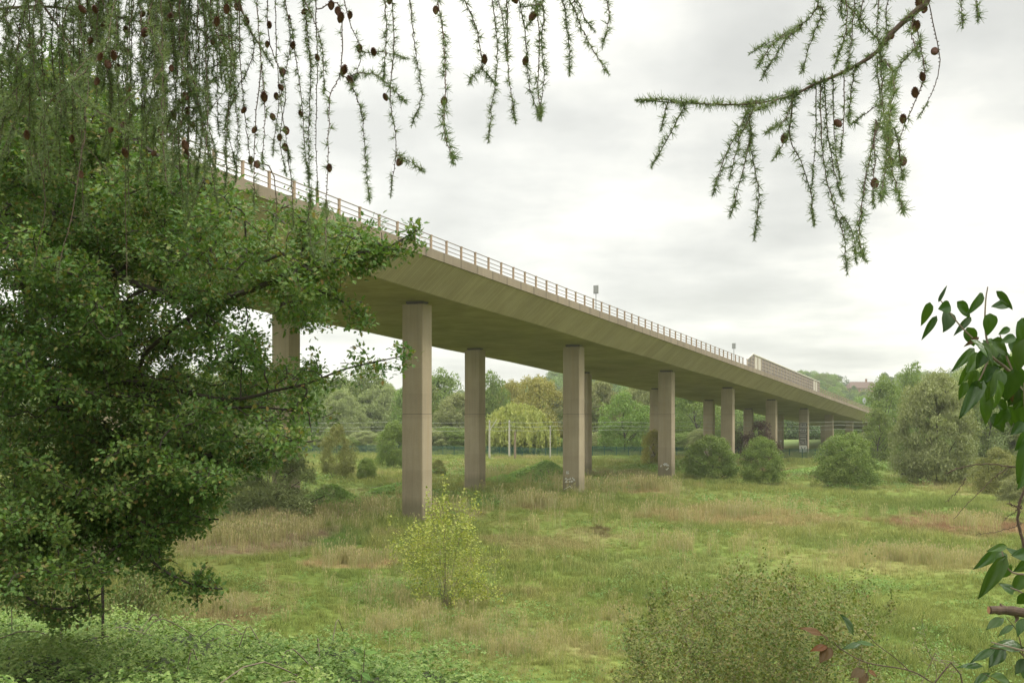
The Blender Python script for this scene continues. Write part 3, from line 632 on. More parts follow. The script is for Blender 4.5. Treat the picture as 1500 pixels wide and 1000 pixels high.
belt = [(20, 560, 110, 'oak'), (100, 556, 100, 'tall'), (180, 552, 110, 'oak'), (260, 550, 100, 'tall'), (330, 556, 100, 'oak'), (390, 560, 95, 'oak'), (452, 580, 70, 'oak'), (505, 566, 74, 'tall'), (540, 558, 80, 'oak'), (500, 590, 64, 'willow'), (560, 580, 78, 'willow'), (600, 585, 60, 'oak'),
        (652, 562, 76, 'tall'), (620, 574, 60, 'tall'), (672, 596, 70, 'willow'), (700, 586, 60, 'oak'), (722, 562, 54, 'oak'), (748, 574, 60, 'yellow'), (826, 582, 60, 'willow'), (850, 578, 60, 'tall'), (880, 572, 68, 'willow'), (935, 574, 74, 'willow'), (980, 576, 66, 'oak'), (1020, 578, 66, 'tall'),
        (1060, 590, 62, 'oak'), (1100, 586, 62, 'tall'), (1140, 596, 60, 'willow'), (1175, 604, 60, 'oak'), (1212, 606, 56, 'oak'), (1240, 600, 56, 'olive'), (1262, 585, 60, 'oak'), (1400, 548, 80, 'tall'), (1475, 545, 80, 'oak'), (1555, 560, 90, 'oak')]
names = {'oak': 'broadleaf_tree', 'tall': 'broadleaf_tree', 'willow': 'willow_tree', 'yellow': 'broadleaf_tree', 'olive': 'round_bush'}
word = {'oak': 'round green tree', 'tall': 'tall narrow green tree', 'willow': 'feathery grey green willow', 'yellow': 'yellow green tree', 'olive': 'olive green bushy tree'}
def spot(x):
    if x < 330: return 'behind the hawthorn'
    if x < 590: return 'between hawthorn and nearest pier'
    if x < 680: return 'between nearest pier and first rear pier'
    if x < 835: return 'between first rear and second front pier'
    if x < 975: return 'between second and third front piers'
    if x < 1070: return 'just right of third front pier'
    if x < 1270: return 'among the small far piers'
    return 'behind the silvery willows'
cnt = {}
for (x, yt, w, k) in belt:
    key = (k, spot(x)); cnt[key] = cnt.get(key, 0)+1
for (x, yt, w, k) in sorted(belt):
    key = (k, spot(x)); extra = ''
    if cnt[key] > 1:
        same = sorted(b[0] for b in belt if (b[3], spot(b[0])) == key); i = same.index(x); extra = ', ' + (['left', 'right'] if len(same) == 2 else ['left', 'middle', 'right'] if len(same) == 3 else ['leftmost', 'centre left', 'centre right', 'rightmost'])[i]+''
    plant(k, x, yt-(21 if x < 720 else 15 if x < 1040 else 2), 660, w*1.18, names[k], f'{word[k]} {spot(x)}{extra}', 'tree', 'trees of the wood behind the meadow', Y=285+rng.uniform(0, 60)+(150 if 1040 < x < 1275 else 0))
for (x, yt, w, lab) in ((443, 543, 24, 'dark pointed conifer on the left skyline, shorter of the two'), (462, 535, 26, 'dark pointed conifer on the left skyline, taller of the two')):
    plant('conifer', x, yt, 660, w, 'conifer_tree', lab, 'tree', 'conifers on the left skyline', Y=420)
for k in range(46):
    x = 300+k*27+rng.uniform(-8, 8)
    if 1085 < x < 1275: continue
    plant('bush' if k % 3 else 'willow', x, rng.uniform(622, 640), 660, rng.uniform(48, 66), 'hedge_bush', 'green bush in the long hedge row behind the palisade fence', 'bush', 'hedge row behind the fence', Y=276+rng.uniform(0, 8))
# undergrowth behind the near brambles
def low_shrub(x, ytop, Y, wpx, kind, label):
    plant(kind, x, ytop, 0, wpx, 'scrub_bush', label, 'bush', 'scrub in front of the meadow at the left', Y=Y)
K['scrub'] = []
for v in range(2):
    mb, P0 = crown(150, 30000, 1, 1, 1.7, 0, .036, 'full', None, clump_r=.18); K['scrub'].append((mb.mesh('crown', M['scrub']), trunk_mesh(P0, 1.7, .03, 0, 30, low=.02).mesh('trunk', M['twig'])))
low_shrub(205, 812, 33, 170, 'scrub', 'brownish green scrub bush below the hawthorn beside the bramble bank')
low_shrub(60, 818, 34, 190, 'scrub', 'rusty green scrub bush at the left edge below the hawthorn')
low_shrub(-60, 800, 30, 160, 'scrub', 'scrub bush beyond the left edge of the picture')

# weeping willow: hanging curtains of narrow leaves
def weeping(x, ytop, Y, wpx):
    X = (x-CX)*Y/F; g = float(T(X, Y)); W = wpx*Y/F/2; H = CZ-(ytop-HY)*Y/F-g
    R = empty('weeping_willow', (X, Y, g), 0, 'pale yellow green weeping willow with hanging curtains behind white poles', 'tree')
    mb = MB(); n = 1100; d = rand_dirs(n); d[:, 2] = np.abs(d[:, 2]); q = rng.uniform(.45, 1, n)**.4
    lob = 1+.12*np.sin(np.arctan2(d[:, 1], d[:, 0])*5)+.1*rng.normal(size=n)
    S = np.stack([d[:, 0]*W*q*lob, d[:, 1]*W*q*lob, H*(.4+.58*d[:, 2]*q)], 1)
    ks = 46; t = rng.uniform(0, 1, (n, ks)); ln = (S[:, 2]-rng.uniform(.3, 3.2, n))*rng.uniform(.5, 1, n)
    P = np.repeat(S[:, None], ks, 1); P[..., 2] -= t*ln[:, None]; out = nrm(S*np.array([1, 1, 0]))
    P += out[:, None]*(np.sin(t*2)*.8)[..., None]+rng.normal(0, .16, P.shape); P = P.reshape(-1, 3)
    m = len(P); al = np.tile([0, 0, -1.], (m, 1))+rng.normal(0, .25, (m, 3)); nn = np.repeat(out, ks, 0)+rand_dirs(m)*.7
    scatter(mb, NARR*np.array([2.6, 1, 1]), DIAMF, P, orient(al, nn), rng.uniform(.45, .95, m)); mb.build('crown', M['weep'], R)
    trunk_mesh(S, H, .5, 0, 24).build('trunk', M['bark'], R)
weeping(757, 587, 262, 98)

# hillside wood (far mass) as instanced crowns
def hill_wood():
    n = 2300; y = rng.uniform(400, 1040, n); px = rng.uniform(-100, 1650, n); x = (px-CX)*y/F
    keep = ~((px > 1232) & (px < 1292) & (y > 800)); x = x[keep]; y = y[keep]
    r2 = np.linspace(-120, 1650, 340)+rng.uniform(-2, 2, 340); y2 = 1020+rng.uniform(-15, 25, 340); k2 = ~((r2 > 1225) & (r2 < 1300)); x = np.concatenate([x, (r2[k2]-CX)*y2[k2]/F]); y = np.concatenate([y, y2[k2]])
    n = len(x); p = np.stack([x, y, T(x, y)-1], 1)
    sc = rng.uniform(4.5, 8.5, n)*(1+.25*np.sin(x*.02))
    t = []
    for k in range(5):
        mb, P0 = crown(50, 4200, 1, 1, 1.7, .0, .085, 'full' if k < 4 else 'cone', None, clump_r=.27); t.append((mb, M['dark'] if k in (0, 4) else M['tree']))
    idx = np.where(rng.uniform(0, 1, n) < .04, 4, rng.integers(0, 4, n))
    gn_scatter('hillside_wood', p, sc, rng.uniform(0, 6.28, n), idx, t, ('hazy wooded hillside closing the view beyond the viaduct', 'wood'))
hill_wood()

def house():
    Y = 840; X = (1262-CX)*Y/F; zr = CZ-(559-HY)*Y/F; g = float(T(X, Y)); L, D = 25, 9
    zw = zr-5.2; R = empty('brick_house', (X, Y, g-1), .12, 'long brown roofed brick house with a chimney on the wooded hill skyline', 'house')
    h0 = zw-g+1; mb = MB(); mb.box((0, 0, h0/2), (L, D, h0)); mb.build('wall', M['brick'], R)
    a, b = L/2+.6, D/2+.6; V = [(-a, -b, h0), (a, -b, h0), (a, b, h0), (-a, b, h0), (-a+3.5, 0, h0+5.2), (a-3.5, 0, h0+5.2)]
    mb = MB(); mb.add(V, [(0, 1, 5, 4), (2, 3, 4, 5), (3, 2, 1, 0)]); mb.f.append(np.array([(1, 2, 5), (3, 0, 4)])); mb.m.append(0); rf = mb.build('roof', M['roof'], R)
    mb = MB(); mb.box((4.0, 0, h0+5.3), (1.3, 1.1, 4)); mb.box((4.0, 0, h0+7.4), (1.5, 1.3, .3)); mb.build('chimney', M['brick'], rf)
    for k in range(6):
        mb = MB(); mb.box((-L/2+2.5+k*4, -D/2-.03, h0-1.6), (1.5, .1, 1.4)); w = mb.build('window', M['white'], R); mb = MB(); mb.box((-L/2+2.5+k*4, -D/2-.09, h0-1.6), (1.2, .04, 1.1)); mb.build('pane', M['glass'], w)
house()

# palisade fence
def fence():
    a = np.array([-95., 268.]); b = np.array([100., 228.]); d = b-a; L = np.linalg.norm(d); u = d/L; ang = math.atan2(u[1], u[0]); n = 70; pw = L/n
    R = empty('palisade_fence', (a[0], a[1], 0), ang, 'dark green palisade fence running across the far side of the meadow', 'fence')
    mb = MB()
    for k in range(16): x = pw*(k+.5)/16; mb.box((x, 0, 1.15), (.085, .02, 2.3))
    mb.box((pw/2, .03, .5), (pw-.12, .05, .06)); mb.box((pw/2, .03, 1.9), (pw-.12, .05, .06)); me = mb.mesh('panel', M['fence']); mb = MB(); mb.box((0, .08, 1.1), (.12, .12, 2.3)); me2 = mb.mesh('post', M['fence'])
    for k in range(n):
        w = a+u*pw*k; g = float(T(w[0], w[1]))
        for nm, m_ in (('panel', me), ('post', me2)):
            o = bpy.data.objects.new(nm, m_); C.objects.link(o); o.parent = R; o.location = (pw*k, 0, g)
fence()
# poles and wires
def pole(x, y0, ybase, r, mat, label, Y=None, arm=True, brace=False):
    Y = Y or gd(ybase); X = (x-CX)*Y/F; g = float(T(X, Y)); H = CZ-(y0-HY)*Y/F-g
    R = empty('utility_pole', (X, Y, g), 0, label, 'pole', 'poles in front of the weeping willow'); mb = MB(); tube(mb, [(0, 0, -.4), (0, 0, H)], [r, r*.7], 10); mb.build('shaft', mat, R)
    if arm:
        mb = MB(); mb.box((0, 0, H-.5), (.14, 1.6, .14)); mb.build('crossarm', M['wood_pole'], R)
        mb = MB()
        for q in (-.7, 0, .7): mb.box((0, q, H-.33), (.1, .1, .22))
        mb.build('insulators', M['white'], R)
    if brace:
        mb = MB(); tube(mb, [(0, 0, H*.72), (1.7, 0, H*1.02)], .09, 6); mb.build('brace', mat, R)
    return X, Y, g+H
pole(717, 615, 664, .26, M['pole'], 'left of the two white poles, with a slanting brace', Y=236, brace=True)
pole(746, 615, 662, .26, M['pole'], 'right of the two white poles before the weeping willow', Y=240)
pole(754.5, 632, 668, .3, M['wood_pole'], 'short brown wooden pole beside the right white pole', arm=False, Y=232)
pole(806, 623, 672, .17, M['pole'], 'thin pale pole near the second front pier', Y=225)
def wires():
    R = empty('overhead_wires', (0, 235, 0), 0, 'thin overhead wires crossing the whole meadow in front of the wood', 'wires')
    for (ya, yb, dy) in ((618, 617, 0), (625, 622, 1.), (630, 628, 2.)):
        pts = []
        xs = [440, 560, 717, 746, 806, 900, 1010, 1120, 1230, 1340]
        for i in range(len(xs)-1):
            for q in np.linspace(0, 1, 7)[:-1]:
                x = xs[i]*(1-q)+xs[i+1]*q; y = ya+(yb-ya)*(x-440)/900+1.6*math.sin(math.pi*q); p = at(x, y, 233+dy); pts.append((p[0], p[1]-235, p[2]))
        mb = MB(); tube(mb, pts, .024, 4, cap=False); mb.build('wire', M['wire'], R)
wires()

# bramble mounds in the meadow
def mound(x, ybase, wpx, hgt, name, label, mat='mound', n=9000, leaf=.28, Y=None, dep=.6):
    Y = Y or gd(ybase); X = (x-CX)*Y/F; g = float(T(X, Y)); W = wpx*Y/F/2; D = W*dep
    R = empty(name, (X, Y, g), 0, label, 'brambles', 'bramble mounds in the meadow')
    a = rng.uniform(0, 2*np.pi, n); q = np.sqrt(rng.uniform(0, 1, n)); px_, py_ = np.cos(a)*q, np.sin(a)*q
    z = hgt*(1-q**2)**.7*(1+.25*np.sin(px_*5+1)*np.cos(py_*4))*rng.uniform(.75, 1.1, n)
    P = np.stack([px_*W, py_*D, np.maximum(z, .05)], 1); nn = rand_dirs(n)*.9+nrm(P*np.array([1, 1, .3]))*.9+np.array([0, 0, .8]); mb = MB(); al = rand_dirs(n)
    scatter(mb, DIAM*np.array([1.5, 1, 1]), DIAMF, P, orient(al, nn), rng.uniform(.6, 1.4, n)*leaf); mb.build('foliage', M[mat], R)
    mb = MB()
    for k in range(24):
        b = rng.uniform(0, 6.28); r0 = rng.uniform(.2, .8); e = np.array([math.cos(b)*W*r0, math.sin(b)*D*r0, 0]); l = smooth_line([e, e*.8+np.array([0, 0, hgt*.7]), e*1.1+np.array([rng.normal()*.6, rng.normal()*.6, hgt*.5])], 6); tube(mb, l, .03, 4, cap=False)
    mb.build('canes', M['twig'], R)
mound(795, 700, 110, 2.2, 'bramble_mound', 'low green bramble mound between the first rear pier and second front pier', n=14000)
mound(735, 703, 70, .9, 'bramble_mound', 'flat low bramble patch right of the first rear pier')
mound(480, 745, 130, 2.0, 'bramble_mound', 'bramble mound right of the grey willow bush', n=14000, leaf=.2)
mound(585, 722, 90, 1.0, 'bramble_mound', 'low bramble patch left of the nearest pier', n=8000, leaf=.2)
mound(745, 664, 80, 1.6, 'bramble_mound', 'grassy bramble bank below the weeping willow', n=6000, leaf=.35)
mound(1200, 695, 130, 1.2, 'bramble_mound', 'low bramble strip before the fence between the two big bushes', n=6000, leaf=.25)

# ------------------------------------------------------------------ growing branch systems
def grow(limbs, att, step=.22, wig=.12, tip=.003, expo=2.35, sag=0.):
    cap = 200000; P = np.zeros((cap, 3)); par = np.full(cap, -1); n = 0; lim_r = {}
    for li, (pts, r0) in enumerate(limbs):
        pts = np.asarray(pts, float); L = np.linalg.norm(np.diff(pts, axis=0), axis=1).sum(); k = max(3, int(L/step)); l = smooth_line(pts, k)
        if n == 0: prev = -1
        else: prev = int(np.argmin(np.linalg.norm(P[:n]-l[0], axis=1)))
        for q in l: P[n] = q; par[n] = prev; prev = n; n += 1
        lim_r[n-1] = r0
    d0 = np.array([np.min(np.linalg.norm(P[:n]-a, axis=1)) for a in att]); ends = []
    for i in np.argsort(d0):
        a = att[i]; dv = P[:n]-a; j = int(np.argmin(np.linalg.norm(dv*np.array([1, 1, 1.]), axis=1))); b = P[j].copy(); L = np.linalg.norm(a-b); k = max(2, int(L/step)+1); prev = j
        off = rng.normal(0, wig*L, 3); 
        for q in range(1, k+1):
            t = q/k; pt = b*(1-t)+a*t+off*math.sin(math.pi*t)*.6+np.array([0, 0, -sag*L*t*(1-t)]); P[n] = pt; par[n] = prev; prev = n; n += 1
        ends.append((n-1, a-b))
    P = P[:n]; par = par[:n]; acc = np.zeros(n); child = np.zeros(n, int)
    rad = np.zeros(n)
    for i in range(n-1, -1, -1):
        r = max(acc[i], tip**expo)
        if i in lim_r: r = max(r, lim_r[i]**expo)
        rad[i] = r**(1/expo)
        if par[i] >= 0: acc[par[i]] += r if True else 0
    return P, par, rad, ends
def wood_mesh(P, par, rad, sides=5):
    mb = MB(); i = np.where(par >= 0)[0]; frusta(mb, P[par[i]], P[i], np.minimum(rad[par[i]], rad[i]*1.6), rad[i], sides); return mb
def in_poly(x, y, poly):
    poly = np.asarray(poly, float); inside = np.zeros(len(x), bool); j = len(poly)-1
    for i in range(len(poly)):
        xi, yi = poly[i]; xj, yj = poly[j]; c = ((yi > y) != (yj > y)) & (x < (xj-xi)*(y-yi)/(yj-yi+1e-12)+xi); inside ^= c; j = i
    return inside
HAWL = []   # lobed leaf: two folded halves
_r = [(0, 0, 0), (.10, .12, .02), (.40, .30, .07), (.18, .42, .04), (.46, .66, .08), (.17, .66, .03), (.20, .86, .03), (0, 1, -.06)]
HV = [(x, y, z) for x, y, z in _r]+[(-x, y, z) for x, y, z in _r[1:-1]]
HF = [(0, 1, 2, 3, 4, 5, 6, 7)]; HF2 = [(0, 7, 13, 12, 11, 10, 9, 8)]
HV = np.array(HV); HF = np.array(HF+HF2)

def hawthorn():
    base = at(-230, 1000, 11.5); base[2] = float(T(base[0], base[1]))-.3; foot = at(152, 930, 13.0); foot[2] = float(T(foot[0], foot[1]))-.2
    R = empty('hawthorn_tree', base+np.array([0, 0, .3]), 0, 'large dark leafy hawthorn tree filling the left side of the foreground', 'tree'); o = np.array(R.location)
    limbs = [([base, at(-225, 800, 11.2), at(-190, 620, 10.8), at(-200, 380, 10.3), at(-180, 180, 9.8)], .05),
             ([at(-195, 600, 10.8), at(-100, 570, 11), at(20, 540, 11.2), at(60, 560, 11), at(40, 420, 10.6), at(-10, 300, 10.3), at(-40, 160, 10)], .02),
             ([at(60, 560, 11), at(120, 640, 11.8), at(148, 720, 12.4), at(150, 800, 12.9), foot], .02),
             ([at(-180, 190, 9.8), at(-60, 140, 9.6), at(0, 138, 9.5), at(60, 136, 9.4), at(130, 165, 9.3), at(210, 215, 9.2), at(270, 250, 9)], .02),
             ([at(-190, 260, 10), at(-60, 170, 9.8), at(0, 163, 9.6), at(80, 185, 9.4), at(170, 190, 9.3)], .014),
             ([at(20, 420, 10.6), at(130, 395, 10), at(240, 430, 9.6), at(330, 435, 9.2), at(400, 412, 9), at(455, 385, 8.9), at(520, 372, 8.8), at(560, 366, 8.8), at(610, 338, 8.8)], .008),
             ([at(405, 412, 9), at(440, 418, 8.9), at(490, 428, 8.9), at(510, 450, 8.8), at(530, 466, 8.8)], .004),
             ([at(440, 390, 9), at(450, 350, 8.9), at(447, 320, 8.9), at(452, 300, 8.8)], .004),
             ([at(60, 560, 11), at(180, 560, 10.4), at(215, 515, 10), at(255, 480, 9.8), at(300, 440, 9.6), at(310, 340, 9.4)], .01),
             ([at(60, 560, 11), at(200, 560, 10), at(330, 585, 9.5), at(410, 570, 9.2), at(450, 562, 9), at(500, 542, 8.9), at(550, 530, 8.8), at(592, 521, 8.8)], .005),
             ([at(60, 560, 11), at(140, 620, 10.4), at(230, 650, 9.8), at(330, 600, 9.5), at(420, 600, 9.3), at(468, 612, 9.2)], .006),
             ([at(148, 720, 12.4), at(170, 640, 10.8), at(260, 640, 10), at(330, 680, 9.6), at(400, 655, 9.5)], .006),
             ([at(148, 720, 12.4), at(150, 700, 10.6), at(190, 750, 9.8), at(205, 800, 9.3), at(240, 835, 9.1), at(290, 858, 9), at(326, 862, 9)], .006),
             ([at(-60, 700, 10.5), at(-20, 800, 9.8), at(15, 840, 9.3), at(35, 870, 9.1), at(70, 890, 9), at(110, 888, 9), at(150, 868, 9)], .006),
             ([at(148, 740, 12.5), at(60, 745, 10.5), at(0, 730, 10)], .008), ([at(150, 745, 12.5), at(200, 735, 11), at(260, 760, 10), at(320, 760, 9.6)], .006)]
    poly = [(-420, 60), (-100, 60), (120, 70), (230, 170), (262, 235), (330, 262), (372, 300), (430, 292), (462, 318), (500, 318), (545, 328), (560, 362), (520, 384), (480, 392), (492, 430), (470, 470), (470, 520), (462, 560), (470, 600), (462, 650), (430, 655), (385, 690), (330, 700), (322, 745), (290, 770), (245, 790), (250, 830), (180, 845), (60, 850), (30, 870), (-60, 860), (-420, 880)]
    holes = [(185, 425, 26, 14), (150, 30, 60, 40), (300, 655, 22, 8), (120, 142, 18, 6), (268, 500, 10, 8), (470, 500, 18, 24), (60, 300, 12, 8), (408, 505, 24, 40), (290, 470, 13, 8), (120, 700, 16, 9), (205, 745, 20, 8), (30, 250, 14, 7), (380, 470, 12, 14), (330, 540, 10, 8)]
    n = 1150; x = rng.uniform(-420, 580, n); y = rng.uniform(60, 880, n); k = in_poly(x, y, poly)
    for hx, hy, hw, hh in holes: k &= ((x-hx)/hw)**2+((y-hy)/hh)**2 > 1
    thin = rng.uniform(0, 1, n) < np.where(x < -20, .28, np.where(y < 150, .6, np.where(y > 780, .6, np.where(x > 340, .62, 1.)))); k &= thin
    x, y = x[k], y[k]; edge = np.clip((x-330)/200, 0, 1); Y = 8.2+rng.uniform(0, 1, len(x))**.9*(4.4-2.8*edge)
    ex = 70; x = np.concatenate([x, rng.uniform(95, 190, ex)]); y = np.concatenate([y, rng.uniform(330, 800, ex)]); Y = np.concatenate([Y, rng.uniform(9.4, 12.4, ex)])
    ex = 60; x = np.concatenate([x, rng.uniform(0, 300, ex)]); y = np.concatenate([y, rng.uniform(640, 790, ex)]); Y = np.concatenate([Y, rng.uniform(9., 12, ex)])
    cen = np.array([at(a, b, c) for a, b, c in zip(x, y, Y)]); att = []
    for c in cen:                                            # flat fans of twigs, drooping outwards
        m = 17; az = rng.uniform(0, 2*np.pi); q = rng.normal(size=(m, 3))*np.array([.23, .13, .035])*rng.uniform(.7, 1.25); ca, sa = math.cos(az), math.sin(az)
        q = np.stack([q[:, 0]*ca-q[:, 1]*sa, q[:, 0]*sa+q[:, 1]*ca, q[:, 2]], 1); q[:, 2] -= .35*np.abs(q[:, 0]) + .12*q[:, 0]*rng.normal()
        att.append(c+q)
    att = np.concatenate(att); px_ = CX+att[:, 0]/att[:, 1]*F; py_ = HY-(att[:, 2]-CZ)/att[:, 1]*F; k = in_poly(px_, py_, poly)
    for hx, hy, hw, hh in holes: k &= ((px_-hx)/hw)**2+((py_-hy)/hh)**2 > .8
    att = att[k]
    tips = []                                                # leafy tips along the long outer shoots
    for pts, m in ((limbs[5][0][4:], 80), (limbs[6][0][1:], 24), (limbs[7][0], 18), (limbs[9][0][3:], 30), (limbs[10][0][3:], 14), (limbs[12][0][2:], 46), (limbs[13][0][3:], 34)):
        l = smooth_line(pts, m)
        tips.append(l+rng.normal(0, .075, l.shape)+np.array([0, 0, .03]))
    tips = np.concatenate(tips)
    P, par, rad, ends = grow(limbs, np.concatenate([att, tips]), .2, .14, .0034)
    wood_mesh(P-o, par, rad, 5).build('trunk', M['bark'], R)
    E = np.array([e[0] for e in ends]); D = nrm(np.array([e[1] for e in ends])+np.array([0, 0, .05])); nt_ = len(E); tipset = np.array([np.min(np.linalg.norm(tips-P[e], axis=1)) < .01 for e in E])
    per = 27; cnt_ = np.where(tipset, 24, per); idx = np.repeat(np.arange(nt_), cnt_); m = len(idx)
    t = rng.uniform(-.02, .26, m)*np.where(tipset[idx], .5, 1); side = rand_dirs(m)
    Q = P[E[idx]]-D[idx]*(.16-t)[:, None]+side*(rng.uniform(.01, .085, m))[:, None]*np.array([1, 1, .55])
    # short flowering spurs: leaves in rosettes facing up and outward
    rid = rng.integers(0, 7, m); ros = rand_dirs(nt_*7).reshape(nt_, 7, 3)[idx, rid]; Q += ros*.05
    al = side+D[idx]*.5+ros*.4; al[:, 2] -= .15; nn = rand_dirs(m)*.55+np.array([.05, -.25, 1.]); 
    mb = MB(); scatter(mb, HV, HF, Q-o, orient(al, nn), rng.uniform(.028, .054, m)); mb.build('crown', M['haw'], R)
hawthorn()

def shrub(name, label, base, poly, Yr, n_att, per, leaf, mat, wood='twig', spread=.12, tmpl=None, tip=.004, up=.5, extra=None, stems=5, cat='bush', thin_=0.):
    R = empty(name, base, 0, label, cat); o = np.array(R.location)
    xs = [p[0] for p in poly]; ys = [p[1] for p in poly]; n = n_att*3
    x = rng.uniform(min(xs), max(xs), n); y = rng.uniform(min(ys), max(ys), n); k = in_poly(x, y, poly); x, y = x[k], y[k]; cxp, cyp = np.mean(xs), max(ys)-20; dd = ((x-cxp)/(max(xs)-min(xs))*2)**2+((y-cyp)/(max(ys)-min(ys)))**2; k = rng.uniform(0, 1, len(x)) < np.exp(-dd*thin_); x, y = x[k][:n_att], y[k][:n_att]; Y = rng.uniform(*Yr, len(x))
    att = np.array([at(a, b, c) for a, b, c in zip(x, y, Y)]); g = T(att[:, 0], att[:, 1]); att[:, 2] = np.maximum(att[:, 2], g+.15)
    b = np.asarray(base, float); c = att.mean(0); limbs = []
    for s in range(stems):
        a = att[rng.integers(0, len(att))]; limbs.append(([b-np.array([0, 0, .3])+rng.normal(0, .1, 3)*np.array([1, 1, 0]), b*.6+a*.4+np.array([0, 0, .3]), a], tip*1.5))
    if extra:
        for e in extra: limbs.append((np.array([b]+[at(*q) for q in e]), tip*1.2))
    P, par, rad, ends = grow(limbs, att, .35 if Yr[0] > 20 else .15, .1, tip)
    wood_mesh(P-o, par, rad, 4).build('stems', M[wood], R)
    E = np.array([e[0] for e in ends])
    if extra:                                                  # long whippy shoots carry leaves along their length
        i = 0; ex = []
        for e in extra:
            l = smooth_line([at(*q) for q in e], 26); ex.append(l)
        ex = np.concatenate(ex)
    else: ex = np.zeros((0, 3))
    S = np.concatenate([P[E], ex]); D = nrm(np.concatenate([np.array([e[1] for e in ends]), np.tile([0, 0, 1.], (len(ex), 1))])+np.array([0, 0, up]))
    cn = np.concatenate([np.full(len(E), per), np.full(len(ex), max(3, per//4))]); idx = np.repeat(np.arange(len(S)), cn); m = len(idx); sd = rand_dirs(m)
    tt = rng.uniform(-1.5, 1, m)*spread*2; Q = S[idx]+D[idx]*tt[:, None]+sd*(rng.uniform(.1, 1, m)*spread)[:, None]
    al = sd+D[idx]*.6; nn = rand_dirs(m)*.8+np.array([0, -.2, 1.]); mb = MB(); TV = DIAM*np.array([1.5, 1, 1]) if tmpl is None else tmpl
    scatter(mb, TV, DIAMF, Q-o, orient(al, nn), rng.uniform(.6, 1.4, m)*leaf); mb.build('foliage', M[mat], R)
    return R
b = at(655, 885, gd(885)); b[2] = float(T(b[0], b[1]))
shrub('golden_bush', 'loose yellow green bush standing alone in the open meadow in front of the nearest pier', b, [(598, 872), (590, 815), (606, 770), (640, 735), (662, 745), (690, 765), (700, 800), (712, 850), (700, 878), (640, 886)], (52.5, 56.5), 200, 27, .125, 'gold', spread=.3, tip=.0045,
      extra=[[(650, 800, 54), (655, 740, 54), (650, 706, 54)], [(640, 810, 54), (600, 795, 54), (568, 765, 54)], [(670, 800, 54), (690, 750, 54.3), (702, 727, 54.5)], [(625, 830, 54), (590, 805, 53.6), (570, 800, 53.4)], [(680, 830, 54), (720, 815, 54), (742, 828, 54)], [(690, 850, 54), (720, 865, 53.6), (735, 876, 53.4)], [(640, 790, 54), (628, 745, 54), (628, 728, 54)], [(660, 790, 54), (675, 750, 55), (680, 728, 55)]], stems=9)
b = np.array([6.2, 31., 0]); b[2] = float(T(b[0], b[1]))
shrub('thorn_scrub', 'big loose olive green thorny shrub in the lower right foreground', b, [(880, 1060), (900, 960), (925, 905), (975, 885), (1015, 870), (1060, 850), (1120, 835), (1180, 855), (1240, 850), (1290, 880), (1285, 930), (1310, 1060)], (27, 35), 1050, 42, .08, 'thorn', spread=.21, tip=.0028, thin_=1.1,
      extra=[[(1050, 930, 31), (1030, 880, 31), (1005, 848, 31)], [(1100, 900, 31), (1110, 850, 31), (1125, 812, 31)], [(950, 980, 30), (925, 930, 30), (908, 885, 30)], [(1150, 900, 31), (1165, 850, 31), (1150, 822, 31)], [(1200, 900, 31), (1250, 860, 31), (1278, 825, 31)], [(1250, 930, 31), (1295, 905, 31), (1308, 868, 31)], [(1030, 900, 31), (1060, 850, 31), (1090, 826, 31)], [(980, 950, 30), (950, 890, 30), (960, 862, 30)], [(1000, 920, 30), (980, 870, 30), (975, 850, 30)]], stems=10)
b = np.array([10.4, 28., 0]); b[2] = float(T(b[0], b[1]))
shrub('wispy_shoots', 'wispy grey green shoots right of the big thorny shrub', b, [(1310, 1040), (1330, 960), (1345, 900), (1360, 940), (1420, 980), (1440, 1040)], (26, 29), 60, 12, .07, 'scrub', spread=.14, tip=.005, extra=[[(1370, 1000, 28), (1358, 950, 28), (1350, 905, 28)], [(1390, 1000, 28), (1395, 960, 28), (1388, 940, 28)]], stems=4)

